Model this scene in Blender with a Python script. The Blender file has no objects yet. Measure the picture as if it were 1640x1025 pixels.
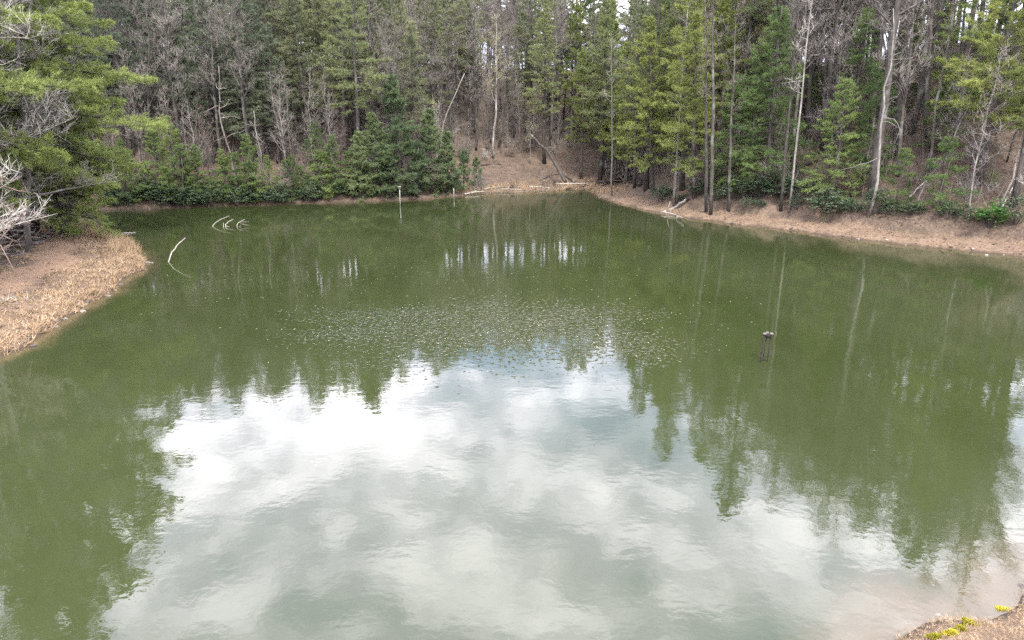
import bpy, math, random
import numpy as np
from mathutils import Vector
R = math.radians
sc = bpy.context.scene
COL = sc.collection
# ------------------------------------------------------------------ camera
CAMH, PITCH, FPX = 8.0, 16.0, 1093.0
cam_d = bpy.data.cameras.new('camera'); cam = bpy.data.objects.new('camera', cam_d); COL.objects.link(cam)
cam_d.sensor_width = 36.0; cam_d.lens = 24.0; cam_d.clip_end = 3000; cam_d.clip_start = 0.1
cam.location = (0, 0, CAMH); cam.rotation_euler = (R(90 - PITCH), 0, 0)
sc.camera = cam
# ------------------------------------------------------------------ light
SUN_EL, SUN_AZ = 54.0, 168.0          # azimuth clockwise from +Y (view direction): behind, a little to the right
sun_d = bpy.data.lights.new('sun', 'SUN'); sun = bpy.data.objects.new('sun', sun_d); COL.objects.link(sun)
sun_d.energy = 2.0; sun_d.angle = R(12); sun_d.color = (1.0, 0.95, 0.86)
sd = Vector((math.sin(R(SUN_AZ)) * math.cos(R(SUN_EL)), math.cos(R(SUN_AZ)) * math.cos(R(SUN_EL)), math.sin(R(SUN_EL))))
sun.rotation_euler = sd.to_track_quat('Z', 'Y').to_euler()
sun.location = sd * 200
sc.view_settings.view_transform = 'Standard'; sc.view_settings.look = 'None'
sc.view_settings.gamma = 1.0; sc.view_settings.use_curve_mapping = False
sc.view_settings.exposure = 1.95

class N:                                # small node helper
    def __init__(s, tree): s.t = tree; s.n = tree.nodes; s.l = tree.links
    def new(s, typ, **kw):
        n = s.n.new(typ)
        for k, v in kw.items(): setattr(n, k, v)
        return n
    def put(s, sock, v):
        if v is None: return
        if hasattr(v, 'is_linked'): s.l.new(v, sock)
        else: sock.default_value = v
    def math(s, op, a, b=None, c=None, clamp=False):
        n = s.new('ShaderNodeMath', operation=op); n.use_clamp = clamp
        s.put(n.inputs[0], a); s.put(n.inputs[1], b); s.put(n.inputs[2], c); return n.outputs[0]
    def mix(s, f, a, b):
        n = s.new('ShaderNodeMix', data_type='RGBA')
        s.put(n.inputs[0], f); s.put(n.inputs[6], a); s.put(n.inputs[7], b); return n.outputs[2]
    def noise(s, vec, scale, detail=4, rough=.5, dist=0.0):
        n = s.new('ShaderNodeTexNoise'); s.put(n.inputs['Vector'], vec)
        n.inputs['Scale'].default_value = scale; n.inputs['Detail'].default_value = detail
        n.inputs['Roughness'].default_value = rough; n.inputs['Distortion'].default_value = dist
        return n.outputs['Fac']
    def ramp(s, f, stops, interp='LINEAR'):
        n = s.new('ShaderNodeValToRGB'); s.put(n.inputs[0], f); n.color_ramp.interpolation = interp
        e = n.color_ramp.elements
        while len(e) < len(stops): e.new(0.5)
        for i, (p, c) in enumerate(stops):
            e[i].position = p
            e[i].color = (c, c, c, 1) if not isinstance(c, tuple) else (*c, 1)
        return n.outputs[0]
    def step(s, v, lo, hi):
        n = s.new('ShaderNodeMapRange', interpolation_type='SMOOTHSTEP'); s.put(n.inputs[0], v)
        n.inputs[1].default_value = lo; n.inputs[2].default_value = hi; return n.outputs[0]
    def mapping(s, vec, scale=(1, 1, 1), loc=(0, 0, 0), rot=(0, 0, 0)):
        n = s.new('ShaderNodeMapping'); s.put(n.inputs[0], vec)
        n.inputs['Scale'].default_value = scale; n.inputs['Location'].default_value = loc; n.inputs['Rotation'].default_value = rot
        return n.outputs[0]

# ------------------------------------------------------------------ sky: Nishita with a broken cloud deck
world = bpy.data.worlds.new('World'); sc.world = world; world.use_nodes = True
w = N(world.node_tree); w.n.clear()
tc = w.new('ShaderNodeTexCoord')
sky = w.new('ShaderNodeTexSky', sky_type='NISHITA'); sky.sun_disc = False; sky.dust_density = 0.2; sky.ozone_density = 3.0
sky.sun_elevation = R(SUN_EL); sky.sun_rotation = R(SUN_AZ)
sx = w.new('ShaderNodeSeparateXYZ'); w.put(sx.inputs[0], tc.outputs['Generated'])
zz = w.math('MAXIMUM', sx.outputs[2], 0.0)
den = w.math('ADD', zz, 0.16)
cb = w.new('ShaderNodeCombineXYZ')
w.put(cb.inputs[0], w.math('DIVIDE', sx.outputs[0], den)); w.put(cb.inputs[1], w.math('DIVIDE', sx.outputs[1], den))
deck = cb.outputs[0]
big = w.noise(w.mapping(deck, loc=(3.1, 1.7, 0.4)), 1.1, 3, .5, .3)
med = w.noise(w.mapping(deck, loc=(7.3, 2.2, 0)), 3.4, 6, .5, .2)
puff = w.noise(w.mapping(deck, loc=(1.3, 5.2, 2)), 8.5, 4, .5, .3)
thick = w.math('ADD', w.math('ADD', w.math('MULTIPLY', big, .36), w.math('MULTIPLY', med, .42)), w.math('MULTIPLY', puff, .28))
cl_col = w.ramp(thick, [(.38, (6.0, 6.8, 8.8)), (.46, (9.4, 9.9, 12.2)), (.51, (12.8, 12.6, 15.0)), (.56, (19.5, 18.8, 21.2)), (.64, (27.0, 26.0, 27.8))])
cover = w.step(w.noise(w.mapping(deck, loc=(2.62, 7.16, 1)), .9, 5, .55), .31, .43)
horizon = w.step(zz, 0.05, 0.25)
cl_col = w.mix(horizon, (4.2, 4.6, 5.6, 1), cl_col)
bg = w.new('ShaderNodeBackground'); bg.inputs[1].default_value = 0.1
sv = w.new('ShaderNodeVectorMath', operation='SCALE'); w.put(sv.inputs[0], sky.outputs[0]); sv.inputs[3].default_value = 1.5   # 0.15 sky strength in all
w.put(bg.inputs[0], w.mix(w.math('MULTIPLY_ADD', cover, .9, .1), sv.outputs[0], cl_col))
wo = w.new('ShaderNodeOutputWorld'); w.l.new(bg.outputs[0], wo.inputs[0])
try:
    world.cycles.sampling_method = 'MANUAL'; world.cycles.sample_map_resolution = 512
except Exception: pass
sc.cycles.max_bounces = 6; sc.cycles.diffuse_bounces = 3; sc.cycles.glossy_bounces = 3
sc.cycles.transmission_bounces = 2; sc.cycles.transparent_max_bounces = 4
sc.cycles.caustics_reflective = False; sc.cycles.caustics_refractive = False
sc.cycles.use_denoising = False

# ------------------------------------------------------------------ where pixels of the view lie on the ground
CP, SP = math.cos(R(PITCH)), math.sin(R(PITCH))
def ray(u, v):
    x, y = u - 820.0, v - 512.5
    return np.array([x, FPX * CP - y * SP, -(FPX * SP + y * CP)])
def ground(u, v, z=0.0):
    d = ray(u, v); t = (z - CAMH) / d[2]
    return np.array([d[0] * t, d[1] * t])
def at_dist(u, v, fwd):                 # point on the ray through a pixel at a forward distance
    d = ray(u, v); t = fwd / d[1]
    return np.array([d[0] * t, d[1] * t, CAMH + d[2] * t])
def project(x, y, z):
    dz = z - CAMH
    f = y * CP - dz * SP; up = y * SP + dz * CP
    return 820 + FPX * x / f, 512.5 - FPX * up / f

# ------------------------------------------------------------------ pond outline
shore_px = [(0, 572), (30, 556), (62, 538), (85, 522), (122, 500), (150, 482), (178, 466), (205, 449), (226, 432), (229, 418), (222, 402),
            (205, 393), (180, 386), (148, 381), (112, 378)]
P = [ground(*p) for p in shore_px]
P += [np.array(q) for q in [(-34.5, 49.5), (-40, 52.5), (-46, 57), (-49, 62)]]
P += [ground(*p) for p in [(150, 338), (240, 335), (290, 333), (350, 330), (420, 329), (480, 326), (540, 325), (600, 323), (650, 321), (700, 318),
                           (745, 313), (790, 309), (840, 308), (890, 305), (930, 303), (951, 303), (956, 312), (975, 321), (1000, 328), (1046, 340),
                           (1080, 346), (1116, 351), (1160, 357), (1200, 362), (1262, 369), (1323, 377), (1385, 385), (1446, 392), (1545, 402), (1640, 412)]]
P += [np.array(q) for q in [(36, 37), (37.5, 29), (33, 21.5), (22, 16.2), (13.5, 12.7)]]
P += [ground(*p) for p in [(1640, 948), (1600, 965), (1570, 988), (1530, 1003), (1490, 1025)]]
P += [np.array(q) for q in [(4, 7.9), (0, 6.0), (-6, 3.0), (-13, 1.0), (-19, 3), (-22, 9), (-20.5, 15), (-18.6, 20)]]
P = np.array(P)
rng = np.random.default_rng(11)
def densify(P, step=0.8):
    out = []
    n = len(P)
    for i in range(n):
        p0, p1, p2, p3 = P[i - 1], P[i], P[(i + 1) % n], P[(i + 2) % n]
        k = max(1, int(np.linalg.norm(p2 - p1) / step))
        for j in range(k):
            t = j / k
            out.append(.5 * ((2 * p1) + (-p0 + p2) * t + (2 * p0 - 5 * p1 + 4 * p2 - p3) * t * t + (-p0 + 3 * p1 - 3 * p2 + p3) * t ** 3))
    return np.array(out)
P = densify(P)
P = P + rng.normal(0, .13, P.shape) + .16 * np.stack([np.sin(np.arange(len(P)) * .9), np.sin(np.arange(len(P)) * 1.37 + 2)], 1)
def sdist(x, y):
    x = np.atleast_1d(np.asarray(x, float)).ravel(); y = np.atleast_1d(np.asarray(y, float)).ravel()
    best = np.full(x.shape, 1e9); inside = np.zeros(x.shape, bool)
    Q = np.roll(P, -1, 0)
    for (ax, ay), (bx, by) in zip(P, Q):
        ex, ey = bx - ax, by - ay
        t = np.clip(((x - ax) * ex + (y - ay) * ey) / (ex * ex + ey * ey + 1e-12), 0, 1)
        best = np.minimum(best, (x - ax - t * ex) ** 2 + (y - ay - t * ey) ** 2)
        c = (ay > y) != (by > y)
        if c.any():
            xi = (bx - ax) * (y - ay) / (by - ay + 1e-12) + ax
            inside ^= c & (x < xi)
    d = np.sqrt(best)
    return np.where(inside, -d, d)
# slope, start of slope, top height, beach steepness around the pond: x, y, slope, d0, H, rim, dirt
ANCH = np.array([
    (34, 46, .76, 2.6, 18.5, .55, 1.0), (26, 56, .72, 2.5, 19, .55, 1.0), (18, 68, .62, 2.4, 19, .5, 1.0), (12, 77, .50, 3.5, 20, .5, 1.0),
    (4, 88, .24, 3.5, 23, .30, .4), (-3, 90, .26, 3.5, 24, .30, .4), (-12, 84, .40, 1.6, 26, .45, .25), (-25, 77, .46, 1.2, 30, .5, .2),
    (-38, 73, .48, 1.2, 30, .5, .2), (-52, 66, .45, 1.5, 28, .5, .2), (-46, 52, .42, 3, 24, .5, .2), (-34, 47, .35, 4.5, 22, .7, .5),
    (-27, 44, .40, 8.0, 22, .6, 1.0), (-21, 33, .40, 7.2, 20, .6, 1.0), (-19, 24, .38, 7, 18, .6, 1.0), (-24, 9, .2, 6, 8, .6, .6),
    (-10, -2, .02, 4, 1, 1.1, .6), (0, 3, .02, 4, 1, 1.1, .6), (8, 9, .02, 4, 1, .7, .6), (20, 14, .05, 4, 2, .7, .6), (36, 20, .4, 4, 12, .6, .8)])
def vnoise(x, y, s, seed):
    r = np.random.default_rng(seed); o = 0
    for i in range(5):
        a = r.uniform(0, 6.28); k = s * (1 + .45 * i); ph = r.uniform(0, 6.28)
        o = o + np.sin((x * math.cos(a) + y * math.sin(a)) * k + ph + 1.3 * np.sin((y * math.cos(a) - x * math.sin(a)) * k * .7 + ph * 2)) / (1 + .35 * i)
    return o / 3.0
def params(x, y):
    d2 = (x[:, None] - ANCH[None, :, 0]) ** 2 + (y[:, None] - ANCH[None, :, 1]) ** 2 + 1.0
    W = d2 ** -2.0; W /= W.sum(1, keepdims=True)
    return W @ ANCH[:, 2:]
def height(x, y, full=False):
    x = np.atleast_1d(np.asarray(x, float)).ravel(); y = np.atleast_1d(np.asarray(y, float)).ravel()
    d = sdist(x, y); pr = params(x, y)
    sl, d0, H, rim, dirt = pr.T
    rise = np.maximum(0, d - d0); soft = rise * rise / (rise + 1.2)
    z = rim * (1 - np.exp(-np.maximum(d, 0) * 1.1)) + H * np.tanh(sl * soft / H)
    over = np.maximum(0, d - d0 - 1.55 * H / np.maximum(sl, .05)); z = z - .3 * over * np.clip(sl * 3 - .5, 0, 1)
    scarp = np.clip(sl * 3 - .8, 0, 1) * .85 * (1 / (1 + np.exp(-(d - d0 - .45 * vnoise(x, y, .9, 5)) * 13)))
    z = z + scarp
    amp = np.clip(d / 4, 0, 1)
    z = z + amp * (.22 * vnoise(x, y, .55, 1) + .5 * np.clip(d / 15 - .3, 0, 1) * vnoise(x, y, .17, 2)) + np.clip(d * 2, 0, 1) * .055 * vnoise(x, y, 2.6, 3)
    under = np.minimum(d, 0)
    z = np.where(d < 0, np.maximum(under * .33, -2.6) - .02, z - .0)
    if full: return z, d, pr
    return z
def gz(x, y): return float(height(x, y)[0])

# ------------------------------------------------------------------ mesh helpers
def link(o, parent=None):
    COL.objects.link(o)
    if parent: o.parent = parent
    return o
def mesh_np(name, V, faces, mats, mat_idx=None, smooth=False):
    """faces: list of int arrays (n,3) / (n,4)"""
    me = bpy.data.meshes.new(name)
    V = np.asarray(V, np.float32)
    tot = sum(len(f) for f in faces); loops = np.concatenate([np.asarray(f, np.int32).ravel() for f in faces])
    sizes = np.concatenate([np.full(len(f), f.shape[1], np.int32) for f in faces])
    me.vertices.add(len(V)); me.vertices.foreach_set('co', V.ravel())
    me.loops.add(len(loops)); me.loops.foreach_set('vertex_index', loops)
    me.polygons.add(tot)
    st = np.concatenate([[0], np.cumsum(sizes)[:-1]]).astype(np.int32)
    me.polygons.foreach_set('loop_start', st)
    try: me.polygons.foreach_set('loop_total', sizes)
    except Exception: pass
    for m in mats: me.materials.append(m)
    if mat_idx is not None: me.polygons.foreach_set('material_index', np.asarray(mat_idx, np.int32))
    if smooth: me.polygons.foreach_set('use_smooth', np.ones(tot, bool))
    me.update(calc_edges=True); me.validate()
    return me
def unit(a): return a / (np.linalg.norm(a, axis=-1, keepdims=True) + 1e-9)
class Geo:
    def __init__(s): s.V = []; s.F3 = []; s.F4 = []; s.n = 0; s.m3 = []; s.m4 = []
    def tube(s, pts, rad, k=5, mat=0, cap=True):
        pts = np.asarray(pts, float); n = len(pts); rad = np.asarray(rad, float)
        t = np.gradient(pts, axis=0); t = unit(t)
        ref = np.array([1., 0, 0]) if abs(t[0][0]) < .8 else np.array([0, 1., 0])
        a = unit(np.cross(t, ref)); b = np.cross(t, a)
        ang = np.arange(k) * (2 * math.pi / k)
        ring = pts[:, None, :] + rad[:, None, None] * (a[:, None, :] * np.cos(ang)[None, :, None] + b[:, None, :] * np.sin(ang)[None, :, None])
        s.V.append(ring.reshape(-1, 3))
        i = np.arange(n - 1)[:, None] * k; j = np.arange(k)[None, :]; j2 = (j + 1) % k
        f = np.stack([i + j, i + j2, i + k + j2, i + k + j], -1).reshape(-1, 4) + s.n
        s.F4.append(f); s.m4.append(np.full(len(f), mat))
        if cap:
            for base, flip in ((0, True), ((n - 1) * k, False)):
                idx = np.array([[base, base + q, base + q + 1] for q in range(1, k - 1)]) + s.n
                if flip: idx = idx[:, ::-1]
                s.F3.append(idx); s.m3.append(np.full(len(idx), mat))
        s.n += n * k
    def twigs(s, p0, p1, r0, mat=0, r1=0.25):
        """many tapered three-sided sticks"""
        p0 = np.asarray(p0, float); p1 = np.asarray(p1, float); n = len(p0)
        if not n: return
        r0 = np.broadcast_to(np.asarray(r0, float), (n,))
        t = unit(p1 - p0); ref = np.where(np.abs(t[:, :1]) < .8, np.array([[1., 0, 0]]), np.array([[0, 1., 0]]))
        a = unit(np.cross(t, ref)); b = np.cross(t, a)
        vs = []
        for q in range(3):
            c, si = math.cos(q * 2.0944), math.sin(q * 2.0944)
            vs.append(p0 + r0[:, None] * (a * c + b * si))
        vs.append(p1)
        V = np.stack(vs, 1).reshape(-1, 3); s.V.append(V)
        o = np.arange(n)[:, None] * 4 + s.n
        f = np.concatenate([o + np.array([[0, 1, 3]]), o + np.array([[1, 2, 3]]), o + np.array([[2, 0, 3]])])
        s.F3.append(f); s.m3.append(np.full(len(f), mat)); s.n += 4 * n
    def blades(s, p, d, l, wd, rg, mat=0):
        """single triangles: base centre p, direction d"""
        n = len(p); d = unit(d); pr = unit(np.cross(d, rg.normal(size=(n, 3))))
        h = pr * (np.asarray(wd).reshape(-1, 1) * .5)
        V = np.stack([p - h, p + h, p + d * np.asarray(l).reshape(-1, 1)], 1).reshape(-1, 3)
        s.V.append(V); f = np.arange(n * 3).reshape(-1, 3) + s.n
        s.F3.append(f); s.m3.append(np.full(n, mat)); s.n += 3 * n
    def leaves(s, p, d, l, wd, rg, mat=0, up=None):
        n = len(p); d = unit(d); nr = rg.normal(size=(n, 3)) if up is None else rg.normal(size=(n, 3)) * .5 + np.array(up)
        pr = unit(np.cross(d, nr)); l = np.asarray(l).reshape(-1, 1); h = pr * (np.asarray(wd).reshape(-1, 1) * .5)
        V = np.stack([p, p + d * l * .5 + h, p + d * l, p + d * l * .5 - h], 1).reshape(-1, 3)
        s.V.append(V); f = np.arange(n * 4).reshape(-1, 4) + s.n
        s.F4.append(f); s.m4.append(np.full(n, mat)); s.n += 4 * n
    def mesh(s, name, mats, smooth=False):
        faces, mi = [], []
        if s.F3: faces.append(np.concatenate(s.F3)); mi.append(np.concatenate(s.m3))
        if s.F4: faces.append(np.concatenate(s.F4)); mi.append(np.concatenate(s.m4))
        return mesh_np(name, np.concatenate(s.V), faces, mats, np.concatenate(mi), smooth)

# ------------------------------------------------------------------ materials
def material(name, rough=.85):
    m = bpy.data.materials.new(name); m.use_nodes = True; n = N(m.node_tree)
    b = n.n['Principled BSDF']; b.inputs['Roughness'].default_value = rough
    b.inputs['Specular IOR Level'].default_value = .25
    return m, n, b
def bark(name, dark, light, lichen=None, scale=1.0):
    m, n, b = material(name, .9)
    tc = n.new('ShaderNodeTexCoord'); oi = n.new('ShaderNodeObjectInfo')
    off = n.new('ShaderNodeVectorMath', operation='ADD'); n.put(off.inputs[0], tc.outputs['Object'])
    cx = n.new('ShaderNodeCombineXYZ'); n.put(cx.inputs[2], n.math('MULTIPLY', oi.outputs['Random'], 37.0)); n.put(off.inputs[1], cx.outputs[0])
    f = n.noise(n.mapping(off.outputs[0], (9 * scale, 9 * scale, 1.5 * scale)), 1.0, 6, .65)
    c = n.ramp(f, [(.34, dark), (.62, light)])
    if lichen:
        g = n.step(n.noise(off.outputs[0], 1.1, 4, .6), .54, .66)
        c = n.mix(g, c, (*lichen, 1))
    hv = n.new('ShaderNodeHueSaturation'); n.put(hv.inputs['Color'], c)
    n.put(hv.inputs['Value'], n.math('MULTIPLY_ADD', oi.outputs['Random'], .6, .7))
    n.put(b.inputs['Base Color'], hv.outputs[0])
    bp = n.new('ShaderNodeBump'); bp.inputs['Strength'].default_value = .6; bp.inputs['Distance'].default_value = .03
    n.put(bp.inputs['Height'], f); n.put(b.inputs['Normal'], bp.outputs[0])
    return m
def foliage(name, cols, trans=.35, scale=.35, rough=.6):
    """needles and leaves: colour drifts through the crown and from tree to tree"""
    m, n, b = material(name, rough)
    geo = n.new('ShaderNodeNewGeometry'); oi = n.new('ShaderNodeObjectInfo')
    f = n.noise(geo.outputs['Position'], scale, 3, .6)
    g = n.noise(geo.outputs['Position'], 2.3, 2, .5)
    v = n.math('ADD', n.math('MULTIPLY', f, .6), n.math('ADD', n.math('MULTIPLY', g, .25), n.math('MULTIPLY', oi.outputs['Random'], .35)))
    c = n.ramp(v, [(.35, cols[0]), (.55, cols[1]), (.8, cols[2])])
    n.put(b.inputs['Base Color'], c)
    tr = n.new('ShaderNodeBsdfTranslucent'); n.put(tr.inputs[0], c)
    mx = n.new('ShaderNodeMixShader'); mx.inputs[0].default_value = trans
    n.l.new(b.outputs[0], mx.inputs[1]); n.l.new(tr.outputs[0], mx.inputs[2])
    n.l.new(mx.outputs[0], n.n['Material Output'].inputs[0])
    return m
M = {}
M['bark_dark'] = bark('dark bark', (.026, .022, .019), (.075, .066, .057), (.105, .105, .09))
M['bark_grey'] = bark('grey bark', (.085, .075, .066), (.21, .19, .17), (.26, .26, .23))
M['bark_pale'] = bark('pale bark', (.095, .088, .077), (.19, .178, .158), (.22, .216, .195))
M['twig_grey'] = bark('grey twigs', (.095, .082, .071), (.20, .178, .156))
M['twig_pale'] = bark('pale bleached twigs', (.15, .138, .12), (.33, .31, .275))
M['twig_brown'] = bark('brown twigs', (.085, .062, .05), (.17, .13, .105))
M['deadwood'] = bark('bleached driftwood', (.15, .138, .115), (.32, .30, .255), scale=1.6)
M['darkwood'] = bark('weathered dark wood', (.016, .013, .011), (.05, .041, .034))
M['pine_bright'] = foliage('bright pine needles', [(.080, .105, .032), (.145, .175, .048), (.24, .27, .075)])
M['pine_fresh'] = foliage('fresh green pine needles', [(.085, .12, .036), (.15, .19, .054), (.24, .285, .085)])
M['pine_mid'] = foliage('green pine needles', [(.078, .100, .048), (.124, .152, .066), (.19, .215, .09)])
M['pine_dull'] = foliage('dull olive pine needles', [(.100, .116, .062), (.150, .168, .086), (.22, .236, .120)])
M['pine_blue'] = foliage('blue green needles', [(.068, .086, .060), (.104, .128, .082), (.155, .178, .108)])
M['young_pine'] = foliage('young pine needles', [(.062, .092, .048), (.105, .145, .066), (.17, .21, .09)])
M['hemlock'] = foliage('hemlock needles', [(.055, .088, .032), (.10, .15, .046), (.18, .23, .068)])
M['rhodo'] = foliage('leathery evergreen leaves', [(.034, .055, .032), (.056, .084, .046), (.095, .13, .072)], .12, rough=.32)
M['rhodo_bright'] = foliage('fresh green leaves', [(.04, .095, .022), (.06, .14, .03), (.09, .18, .04)], .25, rough=.4)
M['bud'] = foliage('pale yellow green buds', [(.17, .19, .07), (.25, .27, .09), (.33, .33, .11)])
M['straw'] = foliage('dry straw grass', [(.16, .11, .065), (.32, .23, .14), (.50, .39, .25)], .2, 1.2, .8)
M['moss_grass'] = foliage('green grass blades', [(.07, .10, .025), (.11, .14, .035), (.17, .19, .05)], .3, 1.2)
M['yellow'] = foliage('yellow moss flowers', [(.17, .17, .025), (.33, .29, .03), (.48, .41, .04)], .2, 3.0)
M['litter'] = foliage('fallen leaves', [(.068, .046, .030), (.125, .088, .058), (.21, .16, .112)], .1, 1.8, .85)

def ground_material():
    m, n, b = material('leaf litter and soil', .95)
    geo = n.new('ShaderNodeNewGeometry'); pos = geo.outputs['Position']
    at = n.new('ShaderNodeAttribute'); at.attribute_name = 'shore'
    sp = n.new('ShaderNodeSeparateColor'); n.put(sp.inputs[0], at.outputs['Color'])
    dist, dirt, path = sp.outputs[0], sp.outputs[1], sp.outputs[2]
    f1 = n.noise(pos, .8, 8, .68); f2 = n.noise(pos, 7.0, 6, .7); f3 = n.noise(pos, .22, 3, .5)
    litter = n.ramp(n.math('ADD', n.math('MULTIPLY', f1, .45), n.math('MULTIPLY', f2, .55)),
                    [(.34, (.030, .022, .016)), (.47, (.068, .049, .035)), (.58, (.115, .084, .060)), (.70, (.19, .145, .108))])
    soil = n.ramp(n.math('ADD', n.math('MULTIPLY', f1, .4), n.math('MULTIPLY', f2, .6)),
                  [(.33, (.048, .033, .022)), (.47, (.108, .074, .048)), (.60, (.165, .115, .076)), (.74, (.25, .195, .14))])
    pth = n.ramp(f2, [(.3, (.13, .083, .050)), (.6, (.22, .145, .092)), (.8, (.29, .205, .14))])
    moss = n.step(n.noise(pos, .55, 5, .6), .58, .70)
    c = n.mix(n.math('MULTIPLY', moss, .55), litter, (.062, .075, .024, 1))
    dj = n.math('ADD', dirt, n.math('MULTIPLY', n.math('SUBTRACT', f1, .5), .8))
    c = n.mix(n.step(dj, .35, .65), c, soil)
    c = n.mix(n.step(n.math('ADD', path, n.math('MULTIPLY', n.math('SUBTRACT', f1, .5), .9)), .35, .7), c, pth)
    wet = n.step(n.math('ADD', dist, n.math('MULTIPLY', n.math('SUBTRACT', f1, .5), .5)), .02, .32)
    c = n.mix(wet, (.045, .032, .022, 1), c)
    n.put(b.inputs['Base Color'], c)
    bp = n.new('ShaderNodeBump'); bp.inputs['Strength'].default_value = .9; bp.inputs['Distance'].default_value = .10
    n.put(bp.inputs['Height'], n.math('ADD', f2, n.math('MULTIPLY', f1, .8))); n.put(b.inputs['Normal'], bp.outputs[0])
    return m
M['ground'] = ground_material()

def water_material():
    m = bpy.data.materials.new('murky green pond water'); m.use_nodes = True; n = N(m.node_tree); n.n.clear()
    geo = n.new('ShaderNodeNewGeometry'); pos = geo.outputs['Position']
    at = n.new('ShaderNodeAttribute'); at.attribute_name = 'depth'
    dep = at.outputs['Fac']
    murk = n.noise(n.mapping(pos, (1, .5, 1)), .11, 5, .6, .6)
    deep = n.ramp(murk, [(.35, (.0190, .0252, .0078)), (.65, (.0270, .0335, .0135))])
    shal = n.mix(n.noise(pos, 1.1, 5, .6), (.040, .034, .014, 1), (.095, .072, .042, 1))
    dj = n.math('ADD', dep, n.math('MULTIPLY', n.math('SUBTRACT', n.noise(pos, .5, 4, .6), .5), .35))
    body = n.mix(n.step(dj, .0, .38), shal, deep)
    df = n.new('ShaderNodeBsdfDiffuse'); n.put(df.inputs[0], body)
    # a breeze ruffles one part of the pond, the rest lies almost still
    sx = n.new('ShaderNodeSeparateXYZ'); n.put(sx.inputs[0], pos)
    dx = n.math('DIVIDE', n.math('SUBTRACT', sx.outputs[0], -1.0), 10.5)
    dy = n.math('DIVIDE', n.math('SUBTRACT', sx.outputs[1], 26.6), 6.8)
    rr = n.math('SQRT', n.math('ADD', n.math('MULTIPLY', dx, dx), n.math('MULTIPLY', dy, dy)))
    rr = n.math('ADD', rr, n.math('MULTIPLY', n.math('SUBTRACT', n.noise(pos, .16, 4, .6), .5), 1.5))
    wind = n.math('SUBTRACT', 1.0, n.step(rr, .35, 1.25))
    wave = n.noise(n.mapping(pos, (1, 1.1, 1)), 6.0, 2, .55, .3)
    glint = n.noise(n.mapping(pos, (1, .7, 1)), 6.6, 2, .5, .3)
    thr = n.math('MULTIPLY_ADD', wind, -.31, .80)
    crest = n.math('MULTIPLY', n.math('MAXIMUM', n.math('SUBTRACT', glint, thr), 0.0), n.math('MULTIPLY', n.step(wind, .02, .3), .42))
    slow = n.noise(n.mapping(pos, (1, 1.2, 1), rot=(0, 0, .4)), .62, 2, .5, .3)
    mid = n.noise(n.mapping(pos, (.8, 1.3, 1), rot=(0, 0, -.2)), 1.5, 2, .5, .3)
    h = n.math('ADD', n.math('ADD', n.math('MULTIPLY', wave, .0010), crest), n.math('ADD', n.math('MULTIPLY', slow, .0042), n.math('MULTIPLY', mid, .0024)))
    bp = n.new('ShaderNodeBump'); bp.inputs['Strength'].default_value = 1.0; bp.inputs['Distance'].default_value = 1.0
    n.put(bp.inputs['Height'], h)
    fr = n.new('ShaderNodeFresnel'); fr.inputs[0].default_value = 1.60; n.put(fr.inputs[1], bp.outputs[0])
    gl = n.new('ShaderNodeBsdfGlossy'); gl.inputs['Roughness'].default_value = .025; n.put(gl.inputs['Normal'], bp.outputs[0])
    mx = n.new('ShaderNodeMixShader'); n.put(mx.inputs[0], fr.outputs[0])
    n.l.new(df.outputs[0], mx.inputs[1]); n.l.new(gl.outputs[0], mx.inputs[2])
    o = n.new('ShaderNodeOutputMaterial'); n.l.new(mx.outputs[0], o.inputs[0])
    return m
M['water'] = water_material()

# ------------------------------------------------------------------ terrain and water
def axis(bands):
    a = [bands[0][0]]
    for lo, hi, st in bands:
        k = max(1, int(round((hi - lo) / st))); a += list(lo + (hi - lo) * (np.arange(k) + 1) / k)
    return np.array(a)
def sheet(name, xs, ys, mat, zf=None):
    X, Y = np.meshgrid(xs, ys); x, y = X.ravel(), Y.ravel()
    res = height(x, y, True)
    z = res[0] if zf is None else np.full_like(x, zf)
    nx, ny = len(xs), len(ys)
    i = (np.arange(ny - 1)[:, None] * nx + np.arange(nx - 1)[None, :]).ravel()
    f = np.stack([i, i + 1, i + nx + 1, i + nx], -1)
    if zf is not None:
        keep = (res[1][f] < 1.5).any(1); f = f[keep]
    me = mesh_np(name, np.stack([x, y, z], -1), [f], [mat], None, True)
    o = bpy.data.objects.new(name, me); link(o); o['kind'] = 'structure'
    return o, me, x, y, res
xs = axis([(-700, -140, 70), (-140, -60, 3), (-60, -34, .9), (-34, -14, .28), (-14, 36, .36), (36, 60, .8), (60, 130, 3), (130, 700, 70)])
ys = axis([(-120, -10, 8), (-10, 1, .8), (1, 52, .3), (52, 95, .42), (95, 120, .9), (120, 190, 3), (190, 800, 70)])
terrain, me, tx, ty, tres = sheet('ground', xs, ys, M['ground'])
d, pr = tres[1], tres[2]
left_w = np.clip((-8 - tx) / 6, 0, 1) * np.clip((50 - ty) / 4, 0, 1)
right_w = np.clip((tx - 1) / 4, 0, 1)
dirt = np.clip((1.02 - d / (pr[:, 1] + .3)) * 2.2, 0, 1) * pr[:, 4]
pathv = np.exp(-((d - 4.4 - .5 * vnoise(tx, ty, .5, 44)) / 1.5) ** 2) * left_w
att = me.attributes.new('shore', 'FLOAT_COLOR', 'POINT')
buf = np.ones((len(tx), 4), np.float32); buf[:, 0] = np.clip(d, 0, 4); buf[:, 1] = dirt; buf[:, 2] = pathv
att.data.foreach_set('color', buf.ravel())
wx = axis([(-60, -24, 1.5), (-24, 14, .5), (14, 42, 1.5)]); wy = axis([(-6, 24, .5), (24, 96, 1.5)])
water, wme, wxx, wyy, wres = sheet('pond_water', wx, wy, M['water'], 0.0)
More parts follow.
